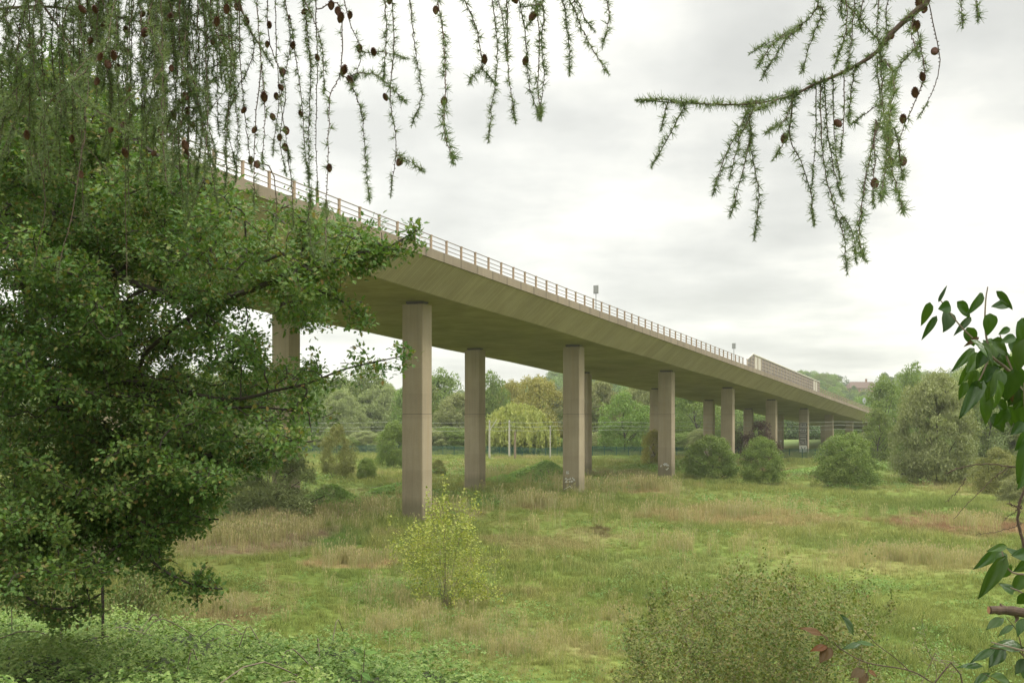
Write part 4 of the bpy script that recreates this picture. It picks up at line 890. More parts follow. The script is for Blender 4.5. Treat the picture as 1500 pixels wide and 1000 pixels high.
# ------------------------------------------------------------------ near bramble bank (ground cover)
def bramble_bank():
    nx, ny = 110, 110; xs = np.linspace(-16, 2.2, nx); ys = np.linspace(6, 27, ny); X, Y = np.meshgrid(xs, ys)
    def bz(x, y): return bram_z(x, y)+.16*np.sin(x*1.9+.7*np.sin(y*1.3))*np.sin(y*1.6)+.09*np.sin(x*4.1+y*3.2)+.05*np.sin(x*8.3-y*7)
    Z = bz(X, Y)-.16; mb = MB(); a = (np.arange(ny-1)[:, None]*nx+np.arange(nx-1)[None]).ravel(); mb.add(np.stack([X, Y, Z], -1).reshape(-1, 3), np.stack([a, a+1, a+nx+1, a+nx], 1))
    n = 150000; y = 6.5+20*rng.uniform(0, 1, n)**1.25; x = rng.uniform(-.62, .12, n)*y+rng.uniform(-.5, .5, n); x = np.clip(x, -16, 2.2)
    layer = rng.uniform(0, 1, n); z = bz(x, y)+.12-layer*.32+np.where(rng.uniform(0, 1, n) < .02, rng.uniform(0, .22, n), 0)
    P = np.stack([x, y, z], 1); nn = rand_dirs(n)*.6+np.array([0, -.15, 1.]); d0 = rand_dirs(n); d0[:, 2] = d0[:, 2]*.3-.1; R0 = orient(d0, nn)
    LV = np.array([(0, 0, 0), (.3, .25, .06), (.33, .55, .05), (0, 1, -.1), (-.33, .55, .05), (-.3, .25, .06)]); LF = np.array([(0, 1, 2, 3), (0, 3, 4, 5)])
    m2 = MB(); s = rng.uniform(.028, .05, n)
    for ang in (-1.15, 0, 1.15):
        ca, sa = math.cos(ang), math.sin(ang); d = R0[:, :, 1]*ca+R0[:, :, 0]*sa; scatter(m2, LV, LF, P, orient(d, R0[:, :, 2]+rng.normal(0, .12, (n, 3))), s*(1 if ang == 0 else .82))
    mb2 = MB(); V = np.concatenate(m2.v); mb.v.append(V); off = mb.n
    o_ = 0
    for f in m2.f: mb.f.append(f+off); mb.m.append(1)
    mb.n += len(V)
    for k in range(22):                                        # arching canes
        yy = rng.uniform(8, 19); xx = rng.uniform(-.5, -.03)*yy; b0 = np.array([xx, yy, float(bz(xx, yy))]); d = rng.normal(size=2)*.55
        l = smooth_line([b0, b0+np.array([d[0]*.5, d[1]*.5, .25]), b0+np.array([d[0], d[1], .12]), b0+np.array([d[0]*1.4, d[1]*1.4, -.05])], 8); tube(mb, l, .006, 4, 2, cap=False)
    o = mb.build('bramble_bank', [plain('leaf_litter', (.04, .05, .02), .95), M['bramble'], M['twig']]); tag(o, 'dense carpet of pale green bramble leaves on the bank at the lower left', 'brambles', kind='stuff')
bramble_bank()

# ------------------------------------------------------------------ larch branches overhead
def needle_tufts(mb, pos, axis, ln, k=18):
    n = len(pos); i = np.repeat(np.arange(n), k); m = len(i); d = nrm(rand_dirs(m)+axis[i]*.35); L = ln*rng.uniform(.6, 1.1, m); s = nrm(np.cross(d, rand_dirs(m)))*.00105
    a = pos[i]; b = a+d*L[:, None]; V = np.stack([a-s, a+s, b+s*.3, b-s*.3], 1).reshape(-1, 3); mb.add(V, (np.arange(m)*4)[:, None]+np.array([[0, 1, 2, 3]]))
def cone_mesh():
    mb = MB(); L = .031; prof = [(0, .0015), (.12, .0062), (.35, .0095), (.6, .0092), (.85, .006), (1, .001)]; s = 10
    V = [(r*math.cos(2*math.pi*i/s), r*math.sin(2*math.pi*i/s), z*L) for z, r in prof for i in range(s)]
    mb.add(V, [(k*s+i, k*s+(i+1) % s, (k+1)*s+(i+1) % s, (k+1)*s+i) for k in range(len(prof)-1) for i in range(s)])
    for k in range(52):
        z = (k+.5)/52; r = np.interp(z, [p[0] for p in prof], [p[1] for p in prof]); a = k*2.399; w = .0048*(.5+r/.0095*.5)
        u = np.array([math.cos(a), math.sin(a), 0]); t = np.array([-math.sin(a), math.cos(a), 0]); c = u*r*.9+np.array([0, 0, z*L]); tip_ = u*(r+.0032)+np.array([0, 0, z*L+.0052])
        V = [c-t*w, c+t*w, tip_+t*w*.55, tip_-t*w*.55, c-t*w+np.array([0, 0, .003])-u*.001, c+t*w+np.array([0, 0, .003])-u*.001]
        mb.add(V, [(0, 1, 2, 3), (3, 2, 5, 4)])
    return mb.mesh('cone', M['cone'])
CONE = cone_mesh()
def larch(name, label, wood, strands, cones, Y0, seed):
    """wood: list of (points, r0, r1); strands: list of (points px,py, leafiness); cones: (px, py)"""
    first = at(*wood[0][0][0]); R = empty(name, first, 0, label, 'larch branch', 'larch branches hanging in from above'); o = np.array(R.location)
    mb = MB(); kn = MB(); nd = MB(); lines = []
    for pts, r0, r1 in wood:
        l = smooth_line([at(*p) for p in pts], 40); tube(mb, l-o, r1+(r0-r1)*np.linspace(1, 0, 40)**1.7, 8)
        lines.append((l, .55 if r1 < .003 else .25))
    for pts, lf in strands:
        dz = Y0+rng.uniform(-.35, .35); drift = rng.normal(0, .08)
        W = np.concatenate([q_ for q_, _ in lines]); f_ = at(pts[0][0], pts[0][1], dz)
        jn = int(np.argmin(((W[:, 0]/W[:, 1]-f_[0]/f_[1])**2+((W[:, 2]-CZ)/W[:, 1]-(f_[2]-CZ)/f_[1])**2)))
        if pts[0][1] >= -5: dz = W[jn, 1]
        P3 = [at(x, y, dz+drift*i) for i, (x, y) in enumerate(pts)]
        if pts[0][1] < -5: P3 = [W[jn]]+P3
        elif np.linalg.norm(W[jn]-P3[0]) < .12: P3 = [W[jn]]+P3
        n = max(10, int(sum(math.dist(a, b) for a, b in zip(P3, P3[1:]))/.02))
        l = smooth_line(P3, n); l[1:-1] += rng.normal(0, .0012, l[1:-1].shape); frusta(mb, l[:-1]-o, l[1:]-o, np.linspace(.0022, .0011, n-1), np.linspace(.0022, .0011, n-1), 5); lines.append((l, lf))
    for l, lf in lines:
        seg = np.linalg.norm(np.diff(l, axis=0), axis=1); L = seg.sum(); n = max(4, int(L/.0125)); t = np.linspace(0, 1, n); cum = np.concatenate([[0], np.cumsum(seg)])/L
        p = np.stack([np.interp(t, cum, l[:, k]) for k in range(3)], 1); tg = nrm(np.gradient(p, axis=0)); sd = nrm(np.cross(tg, rand_dirs(n))); k0 = p+sd*.003
        frusta(mb, p-o, p+sd*.0055-o, np.full(n, .0020), np.full(n, .0013), 4)
        lfv = lf if np.ndim(lf) else (lf, lf); pr = np.interp(t, [0, 1], lfv); on = rng.uniform(0, 1, n) < pr
        needle_tufts(nd, (p+sd*.005-o)[on], (sd*.8+tg*.2)[on], .025)
        # soft extension shoot at the tip
        e = p[-1]; m = 40; q = e+tg[-1]*np.linspace(-.04, .02, m)[:, None]; needle_tufts(nd, q-o, np.tile(tg[-1]*2.2, (m, 1)), .012, 3)
    mb.build('branch', M['bark2'], R); nd.build('needles', M['larch'], R)
    allp = np.concatenate([l for l, _ in lines]); 
    for (x, y) in cones[:100]:
        c = at(x, y, Y0); sp = allp[:, [0, 2]]/allp[:, 1:2]; tgt = c[[0, 2]]/c[1]
        # hang it from the twig that passes nearest in the picture plane, at that twig's own depth
        j = int(np.argmin(((sp-np.array([tgt[0], (c[2]-CZ)/c[1]]))**2).sum(1) if False else ((allp[:, 0]/allp[:, 1]-c[0]/c[1])**2+((allp[:, 2]-CZ)/allp[:, 1]-(c[2]-CZ)/c[1])**2)))
        Yc = allp[j, 1]; pc = at(x, y, Yc); v = allp[j]-pc
        if len(cones) > 45: pc = at(x, y, Yc-.12); v = allp[j]-pc
        if len(cones) <= 45 and np.linalg.norm(v) > .012: pc = allp[j]-nrm(v)*.010
        ob = bpy.data.objects.new('cone', CONE); C.objects.link(ob); ob.parent = R; ob.location = tuple(pc-o-np.array([0, 0, .012])); sc = rng.uniform(.72, 1.05); ob.scale = (sc,)*3; ob.rotation_euler = (rng.normal(0, .35), rng.normal(0, .35), rng.uniform(0, 6.28))
coneL = [(126,14),(120,22),(141,15),(57,14),(168,39),(187,46),(210,49),(145,84),(168,84),(160,95),(171,102),(251,100),(246,28),(257,23),(240,69),(266,58),(317,34),(321,42),(340,85),(270,125),(274,142),(275,165),(285,183),(274,215),(274,229),(239,152),(86,130),(80,145),(222,222),(186,226),(185,187),(236,194),(119,256),(43,66),(92,118),(150,40),(205,20),(130,60),(300,12),(310,60),(228,118),(255,172),(65,240),(188,130),(331,16),(347,11),(105,205),(160,190),(140,120),(40,200),(240,10),(225,45)]
coneM = [(361,34),(389,66),(397,39),(437,18),(430,67),(415,106),(405,142),(388,145),(351,163),(370,190),(402,172),(409,202),(418,218),(443,167),(421,193),(367,236),(378,240),(415,128),(467,85),(485,10),(488,22),(497,29),(512,24),(502,105),(516,118),(526,73),(549,78),(571,2),(483,247),(582,238),(567,143)]
coneR = [(608,22),(649,149),(712,90),(759,90),(756,4),(776,26)]
def curtain():
    st = []
    for k in range(62):
        x = rng.uniform(-60, 345); w = rng.normal(0, 10); yb = rng.uniform(60, 230)+(60 if rng.uniform() < .3 else 0)+np.clip((x-60)/200, 0, 1)*40
        y0 = rng.uniform(-50, 60) if rng.uniform() < .4 else -40; yb = min(yb, 330)
        st.append(([(x-w, y0), (x+rng.normal(0, 15), y0*.65+yb*.35), (x+rng.normal(0, 20), y0*.3+yb*.7), (x+w*2+rng.normal(0, 10), yb)], (rng.uniform(.55, 1), rng.uniform(.5, 1))))
    for k in range(44):
        x = rng.uniform(-60, 320); y = rng.uniform(-20, 190); a = rng.uniform(.4, 2.7); l = rng.uniform(40, 110); st.append(([(x, y), (x+l*.5*math.cos(a), y+l*.35), (x+l*.6*math.cos(a)+rng.normal(0, 6), y+l)], (.9, 1.)))
    for (x, y) in coneL: st.append(([(x+rng.normal(0, 8), -40), (x+rng.normal(0, 3), y*.5-10), (x+2, y-3), (x+rng.normal(0, 5), y+rng.uniform(20, 90))], (.75, .6)))
    st += [([(55, 230), (66, 300), (50, 390)], .12), ([(125, 180), (110, 290), (85, 400)], .12), ([(184, 190), (184, 300), (186, 420)], .12), ([(262, 150), (262, 220), (268, 300)], .5), ([(240, 120), (246, 200), (236, 260)], .4)]
    return st
larch('larch_branch', 'dense curtain of hanging larch twigs and cones at the top left corner', [([(-120, -60, 3.9), (80, -50, 3.8), (260, -40, 3.7), (420, -60, 3.7)], .02, .01), ([(-60, 20, 3.9), (60, 10, 3.8), (170, 25, 3.7), (260, 45, 3.7)], .007, .0025), ([(20, -50, 3.8), (100, 60, 3.7), (140, 130, 3.7)], .006, .002)], curtain(), coneL, 3.7, 1)
midS = [([(335, -30), (340, 60), (335, 150), (330, 230)], .55), ([(350, -30), (352, 90), (360, 180), (368, 245)], .5), ([(372, -30), (380, 60), (388, 160), (385, 240)], (.7, .5)), ([(390, -30), (395, 60), (418, 130), (410, 200), (418, 250)], (.15, .4)), ([(402, -30), (405, 80), (412, 160), (424, 230)], .2), ([(412, -20), (425, 60), (410, 140), (400, 220)], .8), ([(425, 30), (440, 130), (445, 200), (452, 260)], (.5, .9)),
        ([(436, -30), (450, 40), (455, 120), (452, 200), (455, 300)], .85), ([(445, 0), (470, 60), (475, 130)], .7), ([(465, -20), (448, 30), (455, 90)], .8), ([(462, -10), (465, 90), (463, 200), (465, 280)], .12), ([(497, 10), (500, 100), (484, 140), (481, 220), (478, 310)], (.1, .3)), ([(500, 108), (515, 125), (530, 170), (536, 240), (541, 292)], (.05, .95)),
        ([(500, -20), (513, 35), (527, 70), (524, 105), (516, 125)], .35), ([(522, 70), (540, 78), (560, 76), (592, 84)], .9), ([(516, 110), (545, 108), (570, 125), (592, 148)], 1.), ([(562, -20), (566, 50), (562, 110)], .6), ([(572, -20), (577, 60), (572, 140), (578, 190), (580, 225), (573, 280)], (.8, .25)), ([(583, 228), (600, 236), (617, 249)], 1.), ([(600, -20), (605, 50), (612, 95), (618, 140), (605, 178)], (.25, .95)),
        ([(398, 250), (405, 290), (404, 330)], .1), ([(422, 230), (428, 280), (430, 330)], .5), ([(455, 290), (452, 330), (458, 370)], .9), ([(478, 300), (478, 340), (476, 380)], .5), ([(383, 100), (375, 170), (372, 240), (372, 300)], .25), ([(345, 140), (330, 180), (333, 240), (330, 270)], .8), ([(303, 60), (305, 150), (300, 250)], .5), ([(318, 30), (318, 120), (320, 190)], .6), ([(290, -20), (292, 100), (288, 190)], .5)]
larch('larch_branch', 'thinner hanging larch twigs with many brown cones left of centre', [([(300, -60, 3.6), (420, -50, 3.5), (540, -40, 3.5), (620, -30, 3.5)], .012, .006), ([(340, -40, 3.6), (360, 30, 3.5), (395, 90, 3.5)], .005, .002)], midS, coneM, 3.5, 2)
ctrS = [([(638, -20), (648, 40), (652, 95), (652, 150), (650, 190), (663, 235)], (.3, .8)), ([(672, -20), (695, 32), (705, 80), (708, 102), (722, 118)], (.55, .8)), ([(706, 100), (697, 108), (689, 118)], 1.), ([(718, -20), (726, 40), (728, 100), (720, 160), (716, 202)], (.5, .9)), ([(740, -20), (743, 60), (745, 110), (754, 172)], .8), ([(722, -20), (735, 20), (740, 60), (742, 80)], .8), ([(755, -20), (768, 45), (772, 90), (776, 128), (790, 170)], (.6, .7)), ([(796, 10), (793, 60), (797, 110), (790, 170)], .85), ([(800, -20), (790, 15), (775, 35)], .9),
        ([(822, -20), (832, 50), (834, 106)], .95), ([(835, 0), (852, 40), (868, 72), (890, 106)], (.6, .4)), ([(885, -20), (892, 25), (884, 62)], .95), ([(845, 0), (855, 25), (866, 40)], .9), ([(784, -20), (790, 50), (788, 130), (792, 165)], .5)]
larch('larch_branch', 'sparse separate larch twigs hanging at top centre', [([(620, -60, 3.45), (720, -45, 3.4), (820, -40, 3.4), (920, -50, 3.4)], .008, .005)], ctrS, coneR, 3.4, 3)
rS = [([(1003, 154), (985, 190), (958, 238)], 1.), ([(978, 152), (970, 182)], .6), ([(1097, 156), (1085, 185), (1060, 232), (1046, 278)], 1.), ([(1097, 170), (1100, 220), (1112, 285), (1106, 342)], 1.), ([(1100, 195), (1090, 245), (1072, 310)], .9), ([(1108, 150), (1085, 200), (1070, 255)], .9), ([(1163, 138), (1150, 175), (1125, 192)], .9), ([(1162, 138), (1155, 195), (1135, 230)], .7), ([(1163, 138), (1156, 200), (1175, 240), (1188, 285), (1192, 323)], (.5, 1.)), ([(1195, 125), (1195, 200), (1190, 262)], .5),
      ([(1202, 122), (1203, 200), (1210, 260), (1225, 312), (1236, 350), (1240, 392)], (.6, 1.)), ([(1208, 120), (1212, 190), (1222, 250), (1232, 285)], .9), ([(1220, 115), (1222, 200), (1230, 262)], .6), ([(1236, 108), (1235, 180), (1232, 222)], .2), ([(1252, 100), (1245, 150), (1243, 176)], .9), ([(1290, 70), (1292, 140), (1300, 205), (1308, 250), (1322, 306)], (.6, .9)), ([(1285, 190), (1272, 240), (1262, 300), (1258, 345), (1266, 378)], .85), ([(1236, 318), (1250, 345), (1254, 378)], .95),
      ([(1282, 180), (1281, 240), (1280, 296)], .2), ([(1300, 200), (1296, 250), (1290, 290)], .8), ([(1217, -10), (1185, 28), (1145, 52), (1106, 74)], 1.), ([(1205, 15), (1192, 50), (1175, 102)], .8), ([(1175, 38), (1150, 60), (1119, 110)], .9), ([(1160, 48), (1135, 62), (1112, 94)], .8), ([(1250, -20), (1248, 50), (1240, 100)], 1.), ([(1238, -20), (1240, 40), (1225, 90)], .9), ([(1230, -20), (1233, 20)], .3), ([(1285, -20), (1285, 40), (1292, 90)], .9), ([(1270, -20), (1262, 20), (1261, 40)], .8), ([(1305, -20), (1298, 20), (1300, 60)], .8),
      ([(1340, 30), (1350, 75), (1354, 110), (1338, 155), (1322, 190), (1312, 230)], (.2, .4)), ([(1358, -10), (1368, 40), (1377, 90), (1368, 130), (1350, 165)], 0.), ([(1345, 65), (1320, 95), (1300, 130)], 1.), ([(1292, 150), (1270, 165), (1252, 178)], .6), ([(1285, 90), (1290, 170), (1282, 190)], .8), ([(1310, 190), (1318, 230), (1322, 260)], .6), ([(1340, 20), (1335, 50), (1345, 80)], .5), ([(1298, 90), (1310, 120), (1305, 160), (1300, 190)], .8)]
coneRR = [(1340, 42), (1307, 52), (1364, 77), (1353, 114), (1330, 136), (1317, 170), (1231, 177), (1147, 205), (1329, 234), (1282, 270), (1305, 208), (1300, 240), (1352, 14), (1350, 6)]
larch('larch_branch', 'long arching larch branch reaching in from the top right with needles and cones', [([(1372, -60, 3.1), (1358, 0, 3.1), (1340, 18, 3.1), (1309, 46, 3.1), (1280, 80, 3.1), (1235, 106, 3.1), (1190, 125, 3.1), (1160, 140, 3.1), (1095, 153, 3.1), (1000, 151, 3.1), (942, 147, 3.1)], .0125, .0018)], rS + [([(1000, 150), (970, 147), (940, 147)], 1.), ([(1100, 153), (1050, 152), (1000, 151)], 1.), ([(1190, 125), (1150, 140), (1100, 150)], .9), ([(1165, 138), (1130, 150), (1110, 160)], .9)], coneRR, 3.1, 4)
larch('larch_branch', 'two tiny larch twig tips at the top edge near the right corner', [([(1400, -40, 3.1), (1440, -35, 3.1)], .004, .003)], [([(1406, -30), (1408, 0), (1410, 34)], .8), ([(1428, -30), (1430, 0), (1432, 26)], .5)], [], 3.1, 5)

# ------------------------------------------------------------------ ivy, bramble sprays and dead twigs at the right edge
def big_leaf(mb, base, tip, w, face, fold=.34, heart=True, mi=0):
    """pointed heart leaf from a base to a tip point, w = half width; face = rough facing direction"""
    base = np.asarray(base, float); tip = np.asarray(tip, float); L = np.linalg.norm(tip-base); R_ = orient((tip-base)[None], np.asarray(face, float)[None])[0]; nu, nv = 8, 10; V = []
    for i in range(nv+1):
        v = i/nv
        wd = (math.sin(math.pi*min(1, v**.62))**.8 if heart else math.sin(math.pi*v**.85))*(1-.25*v); y0 = v
        for j in range(nu+1):
            u = j/nu*2-1; back = (-.12*(abs(u)**.7)*max(0, 1-v*4) if heart else 0)
            zz = fold*abs(u)*wd*w/L*(1-.3*v)-.18*v*v+.02*math.sin(6*u+9*v)
            V.append((u*wd*w/L, y0+back, zz))
    V = np.array(V)*L; V = V @ R_.T+base; q = [(i*(nu+1)+j, i*(nu+1)+j+1, (i+1)*(nu+1)+j+1, (i+1)*(nu+1)+j) for i in range(nv) for j in range(nu)]
    mb.add(V, q, mi)
def ivy():
    Y = 2.45; root = at(1560, 1500, 2.6); root[2] = float(T(root[0], root[1])); R = empty('ivy', root, 0, 'dark glossy ivy climbing at the right edge with heart shaped leaves', 'ivy'); o = np.array(R.location)
    st = MB(); lf = MB()
    def L(bx, by, tx, ty, w, red=0, dy=0., tilt=None):
        y = Y+dy+rng.normal(0, .05); b_ = at(bx, by, y)-o; t_ = at(tx, ty, y-rng.uniform(-.02, .03))-o; f = np.array([rng.normal(0, .45), -1, rng.normal(.35, .3)]) if tilt is None else np.array(tilt); big_leaf(lf, b_, t_, w*Y/F, f, mi=red)
        return b_
    main = [at(1560, 1400, 2.6), at(1540, 1000, 2.55), at(1525, 800, 2.5), at(1515, 650, 2.5), at(1490, 560, 2.48), at(1450, 520, 2.45)]
    main[0] = root+np.array([0, 0, -.1]); tube(st, smooth_line(main, 30)-o, np.linspace(.012, .003, 30), 7)
    for pts in ([(1450, 520), (1443, 480), (1444, 440), (1447, 420)], [(1450, 520), (1425, 495), (1405, 475), (1378, 440)], [(1490, 560), (1470, 510), (1465, 490)], [(1515, 650), (1502, 600), (1500, 560)], [(1525, 840), (1490, 840), (1475, 830), (1467, 805)], [(1530, 960), (1490, 950), (1452, 940)], [(1526, 900), (1500, 870), (1480, 860)], [(1450, 520), (1440, 545), (1430, 565)]):
        l = smooth_line([at(x, y, Y) for x, y in pts], 10); tube(st, l-o, np.linspace(.0028, .0014, 10), 5)
    lv = [(1361,446,1351,478,8),(1370,466,1350,498,6),(1376,440,1387,417,3),(1391,449,1375,452,10),(1388,458,1386,485,15),(1420,467,1398,490,6),(1404,444,1424,466,9),(1437,432,1420,462,8),(1462,429,1488,455,7),(1478,446,1452,447,10),(1450,462,1448,492,11),(1418,482,1428,508,11),(1424,513,1396,543,8),(1478,482,1462,489,6),(1486,495,1465,500,8),
          (1425,535,1404,565,9),(1415,562,1404,586,7),(1431,560,1424,586,9),(1437,562,1407,610,11),(1443,578,1447,623,12),(1470,555,1481,590,8),(1440,505,1460,535,12),(1455,500,1480,520,12),(1470,515,1450,550,14),(1490,520,1470,560,15),(1500,500,1490,545,14),(1435,520,1415,545,10),(1450,540,1435,575,12),(1465,545,1455,580,12),(1485,545,1475,590,15),(1500,560,1488,600,16),(1498,470,1500,515,14),
          (1445,515,1430,540,10),(1425,500,1450,520,10),(1500,590,1488,628,15),(1505,635,1490,660,12),(1498,620,1482,636,9),(1508,650,1492,708,14),(1503,690,1494,716,10),(1480,500,1500,525,12),(1462,560,1462,600,11),(1430,545,1418,575,8),
          (1462,806,1430,833,10),(1472,800,1446,806,6),(1470,820,1434,878,12),(1480,830,1455,848,12),(1490,815,1475,800,9),(1505,812,1482,812,10),(1505,820,1488,838,12),(1500,845,1483,866,12),(1482,868,1465,852,11),(1505,870,1490,886,10),(1468,810,1462,835,9)]
    for k, a in enumerate(lv): L(*a, red=0, dy=.12*math.sin(k*1.7))
    L(1432, 495, 1412, 507, 4, 1); L(1478, 560, 1484, 590, 6, 1)
    for k in range(34): x, y = rng.uniform(1440, 1530), rng.uniform(490, 610); a = rng.uniform(.6, 2.5); L(x, y, x+26*math.cos(a), y+30*math.sin(a), rng.uniform(8, 13), dy=rng.uniform(0, .3))
    for k in range(40): x, y = rng.uniform(1515, 1600), rng.uniform(560, 1000); a = rng.uniform(.6, 2.5); L(x, y, x+26*math.cos(a), y+30*math.sin(a), rng.uniform(8, 13), dy=rng.uniform(0, .3))
    st.build('stem', M['twig'], R); lf.build('leaves', [M['ivy'], M['ivy_red']], R, smooth=True)
ivy()
def stub():
    R = empty('broken_branch', at(1640, 900, 2.4), 0, 'short broken brown branch stub poking in at the right edge', 'branch'); o = np.array(R.location); mb = MB()
    l = smooth_line([at(1640, 900, 2.4), at(1560, 900, 2.4), at(1500, 897, 2.4), at(1475, 893, 2.4), at(1450, 893, 2.4)], 16); l[:-1] += rng.normal(0, .0012, l[:-1].shape); tube(mb, l-o, np.linspace(.014, .0095, 16)*np.array([1+.08*math.sin(i*2.1) for i in range(16)]), 12)
    tube(mb, np.array([at(1488, 898, 2.4), at(1490, 906, 2.4), at(1487, 911, 2.39)])-o, [.006, .004, .001], 6); tube(mb, np.array([at(1467, 887, 2.4), at(1465, 883, 2.4)])-o, [.004, .001], 6); st_ = mb.build('bark', M['bark2'], R)
    mb = MB(); a = np.linspace(0, 2*np.pi, 13)[:-1]; c = at(1449.4, 893, 2.4)-o; V = [c]+[c+np.array([.0004*math.sin(5*t), .0088*math.cos(t), .0088*math.sin(t)]) for t in a]; V2 = [v-np.array([.002, 0, 0]) for v in V]
    mb.add(V2, [(0, i+1, (i+1) % 12+1) for i in range(12)]); mb.build('broken_end', M['cut'], R)
stub()
def thorny():
    R = empty('thorny_stem', at(1540, 1300, 2.7), 0, 'arching reddish bramble stems with thorns at the right edge', 'bramble stem'); R.location[2] = float(T(R.location[0], R.location[1])); o = np.array(R.location); mb = MB(); Y = 2.7
    for pts, r in (([(1540, 1300), (1520, 900), (1500, 800), (1491, 760), (1497, 725), (1510, 690)], .005), ([(1510, 690), (1485, 683), (1440, 680), (1405, 686), (1385, 693)], .0022), ([(1485, 683), (1465, 692), (1430, 725), (1398, 760)], .0013), ([(1497, 740), (1488, 748), (1470, 762)], .0012), ([(1497, 765), (1475, 775), (1430, 783)], .0011), ([(1415, 700), (1400, 722), (1385, 735)], .001), ([(1497, 745), (1485, 740), (1476, 737)], .002)):
        l = smooth_line([at(x, y, Y) for x, y in pts], 24); l[1:] += rng.normal(0, .0012, l[1:].shape); tube(mb, l-o, np.linspace(r, r*.55, 24), 6)
        k = 30; t = np.linspace(.05, .98, k)*(23); ii = t.astype(int); p = l[ii]; d = rand_dirs(k); frusta(mb, p-o, p+d*(.004+r)-o, np.full(k, r*.45+.0004), np.full(k, .0002), 4)
    mb.build('stem', M['bark2'], R)
thorny()
def spray(name, label, root_px, Y, stems, leaves):
    r0 = at(*root_px, Y); r0[2] = float(T(r0[0], r0[1])); R = empty(name, r0, 0, label, 'bramble spray'); o = np.array(R.location); mb = MB()
    for i, (pts, r) in enumerate(stems):
        P3 = [at(x, y, Y) for x, y in pts]
        if i == 0: P3 = [r0-np.array([0, 0, .05])]+P3
        l = smooth_line(P3, 26); tube(mb, l-o, np.linspace(r, r*.6, 26), 6)
    mb.build('stem', M['bark2'], R); lf = MB()
    for (bx, by, tx, ty, w, red) in leaves:
        y = Y+rng.normal(0, .03); big_leaf(lf, at(bx, by, y)-o, at(tx, ty, y-.02)-o, w*Y/F, np.array([rng.normal(0, .3), -.55, .9]), .15, False, red)
    lf.build('leaves', [M['ivy'], M['ivy_red']], R, smooth=True)
spray('bramble_spray', 'thin bramble stem with rust and green leaves crossing the lower right corner', (1500, 1500), 2.6, [([(1420, 1050), (1365, 1000), (1331, 981), (1270, 970), (1232, 950), (1222, 940)], .0022), ([(1331, 981), (1310, 962), (1283, 942), (1262, 920)], .0014), ([(1270, 970), (1272, 980), (1268, 992)], .0013)],
      [(1255, 940, 1282, 942, 6, 0), (1262, 942, 1234, 947, 6, 0), (1250, 930, 1238, 898, 13, 0), (1218, 948, 1200, 968, 11, 1), (1212, 946, 1188, 950, 7, 1), (1205, 930, 1175, 915, 9, 1), (1266, 980, 1246, 990, 9, 1), (1270, 985, 1258, 1004, 8, 1), (1272, 980, 1285, 990, 4, 1), (1215, 940, 1205, 925, 6, 1)])
spray('bramble_spray', 'green bramble leaves at the bottom right corner below the branch stub', (1560, 1500), 2.5, [([(1530, 1050), (1500, 962), (1475, 952), (1450, 948)], .002), ([(1500, 962), (1490, 925), (1475, 905)], .0012), ([(1530, 1050), (1480, 1010), (1440, 985)], .0014)],
      [(1500, 948, 1456, 940, 14, 0), (1458, 950, 1422, 966, 7, 0), (1472, 950, 1448, 974, 12, 0), (1500, 940, 1520, 950, 12, 0), (1505, 965, 1488, 985, 10, 0), (1480, 1000, 1455, 985, 14, 0), (1440, 975, 1405, 972, 7, 0), (1450, 985, 1425, 1000, 7, 0), (1470, 905, 1445, 918, 9, 0), (1485, 915, 1462, 928, 6, 0), (1500, 975, 1510, 1000, 11, 0), (1500, 905, 1490, 930, 8, 0)])
def small_spray(px, py, Y, label, mat):
    r0 = at(px-8, 1120, Y); r0[2] = float(T(r0[0], r0[1])); R = empty('bramble_shoot', r0, 0, label, 'bramble shoot'); o = np.array(R.location); l = smooth_line([r0, at(px-4, 1020, Y), at(px, py+40, Y), at(px+2, py, Y)], 14); mb = MB(); tube(mb, l-o, np.linspace(.005, .002, 14), 6); mb.build('stem', M['bark2'], R)
    lf = MB(); f = 5/Y*1.
    for (dx, dy, tx, ty, w) in ((2, 0, -1, -14, 5), (2, 6, 22, 2, 5), (0, 8, -18, -8, 4), (-2, 30, -20, 14, 6), (-2, 34, 12, 46, 5), (-4, 60, -26, 50, 6), (-4, 62, 20, 70, 6), (-4, 75, -14, 92, 5)):
        big_leaf(lf, at(px+dx, py+dy, Y)-o, at(px+tx, py+ty, Y-.05)-o, w*Y/F, np.array([rng.normal(0, .3), -.6, .8]), .15, False)
    lf.build('leaves', M[mat], R, smooth=True)
small_spray(532, 950, 6.2, 'single young bramble shoot rising at the bottom edge left of centre', 'bramble')

# ------------------------------------------------------------------ haze
def haze(density):
    mb = MB(); mb.box((0, 680, 63.5), (6900, 1480, 133)); m, nt, out = new_mat('haze'); v = N(nt, 'ShaderNodeVolumePrincipled'); v.inputs['Color'].default_value = (.93, .95, .93, 1); v.inputs['Density'].default_value = density; v.inputs['Anisotropy'].default_value = .2
    nt.links.new(v.outputs[0], out.inputs['Volume']); o = mb.build('haze', m); tag(o, kind='stuff'); o['label'] = 'thin pale haze over the whole valley'; o['category'] = 'haze'
haze(.00017)

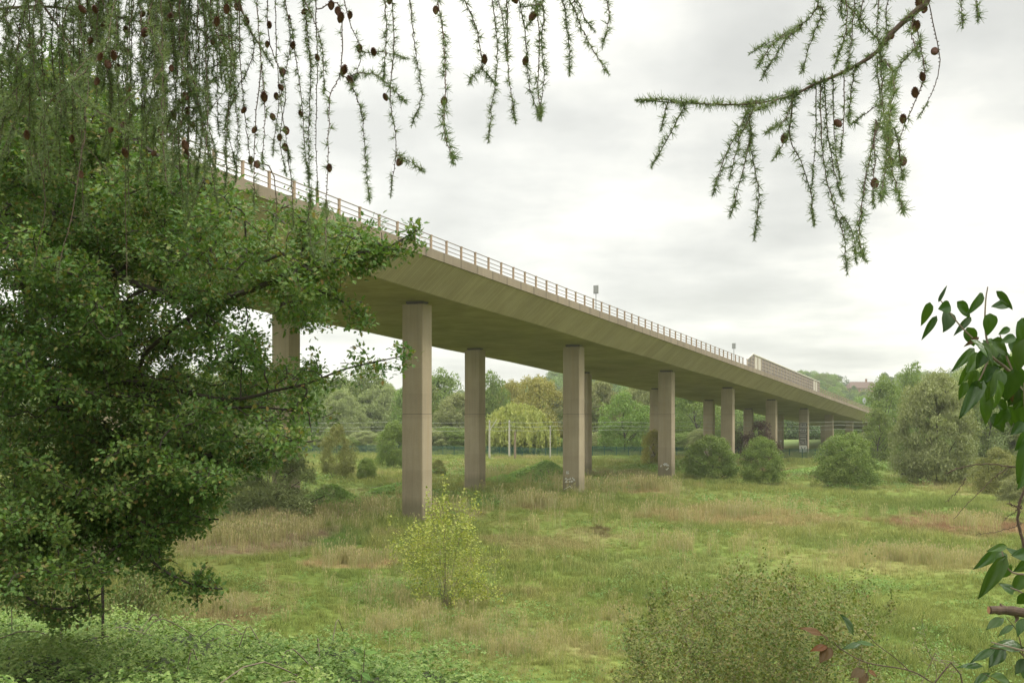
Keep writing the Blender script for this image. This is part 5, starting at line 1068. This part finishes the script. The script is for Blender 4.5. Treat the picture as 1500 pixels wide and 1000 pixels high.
# ------------------------------------------------------------------ sky, sun, camera
SUN = np.array([.62, -.1, .78]); SUN = SUN/np.linalg.norm(SUN)
def world():
    w = bpy.data.worlds.new('World'); bpy.context.scene.world = w; w.use_nodes = True; nt = w.node_tree; nt.nodes.clear(); out = N(nt, 'ShaderNodeOutputWorld')
    sky = N(nt, 'ShaderNodeTexSky'); sky.sky_type = 'NISHITA'; sky.sun_disc = False; sky.sun_elevation = math.asin(SUN[2]); sky.sun_rotation = math.atan2(SUN[0], SUN[1])
    tc = N(nt, 'ShaderNodeTexCoord'); P = tc.outputs['Generated']; sp = N(nt, 'ShaderNodeSeparateXYZ'); nt.links.new(P, sp.inputs[0])
    zz = math_(nt, 'MAXIMUM', math_(nt, 'ADD', sp.outputs[2], .12), .05); cx = N(nt, 'ShaderNodeCombineXYZ'); nt.links.new(math_(nt, 'DIVIDE', sp.outputs[0], zz), cx.inputs[0]); nt.links.new(math_(nt, 'DIVIDE', sp.outputs[1], zz), cx.inputs[1])
    n1 = noise(nt, cx.outputs[0], .9, 7, .55); n2 = noise(nt, P, 3.2, 5, .55)
    f = math_(nt, 'ADD', math_(nt, 'MULTIPLY', n1, .65), math_(nt, 'MULTIPLY', n2, .35))
    cl = ramp(nt, f, [(.40, (.49, .492, .468)), (.465, (.57, .57, .54)), (.51, (.65, .646, .605)), (.565, (.80, .784, .722))])
    # thin bright cloud towards the left of the view, and an overcast sky that brightens towards the zenith
    gx = math_(nt, 'ADD', math_(nt, 'MULTIPLY', sp.outputs[0], -.45), .05); cl = mixc(nt, 1.0, cl, N_rgb(nt, math_(nt, 'ADD', 1.0, math_(nt, 'MULTIPLY', math_(nt, 'MAXIMUM', gx, -.08), 1.)),), 'MULTIPLY')
    ze = math_(nt, 'MAXIMUM', math_(nt, 'SUBTRACT', sp.outputs[2], .38), 0.0); cl = mixc(nt, 1.0, cl, N_rgb(nt, math_(nt, 'MULTIPLY_ADD', ze, 4.4, 1.0)), 'MULTIPLY')
    bg = N(nt, 'ShaderNodeBackground'); bg.inputs[1].default_value = .1; nt.links.new(sky.outputs[0], bg.inputs[0]); b2 = N(nt, 'ShaderNodeBackground'); nt.links.new(cl, b2.inputs[0]); b2.inputs[1].default_value = 1.0
    mx = N(nt, 'ShaderNodeMixShader'); mx.inputs[0].default_value = .94; nt.links.new(bg.outputs[0], mx.inputs[1]); nt.links.new(b2.outputs[0], mx.inputs[2]); nt.links.new(mx.outputs[0], out.inputs[0])
def N_rgb(nt, v):
    c = N(nt, 'ShaderNodeCombineXYZ')
    for i in range(3): nt.links.new(v, c.inputs[i])
    return c.outputs[0]
world()
from mathutils import Vector
sl = bpy.data.lights.new('sun', 'SUN'); sl.energy = 1.5; sl.angle = math.radians(14); sl.color = (1, .95, .86); so = bpy.data.objects.new('sun', sl); C.objects.link(so); so.rotation_euler = Vector(SUN).to_track_quat('Z', 'Y').to_euler(); so.location = (0, 0, 60)
cam = bpy.data.cameras.new('camera'); cam.lens = 36; cam.sensor_width = 36; cam.shift_y = (HY-500)/1500; cam.clip_start = .05; cam.clip_end = 9000
co = bpy.data.objects.new('camera', cam); C.objects.link(co); co.location = (0, 0, CZ); co.rotation_euler = (math.pi/2, 0, 0); sc = bpy.context.scene; sc.camera = co
sc.view_settings.view_transform = 'Standard'; sc.view_settings.look = 'None'; sc.view_settings.exposure = .62; sc.view_settings.gamma = 1
sc.cycles.max_bounces = 6; sc.cycles.diffuse_bounces = 4; sc.cycles.glossy_bounces = 2; sc.cycles.transmission_bounces = 4; sc.cycles.volume_bounces = 1
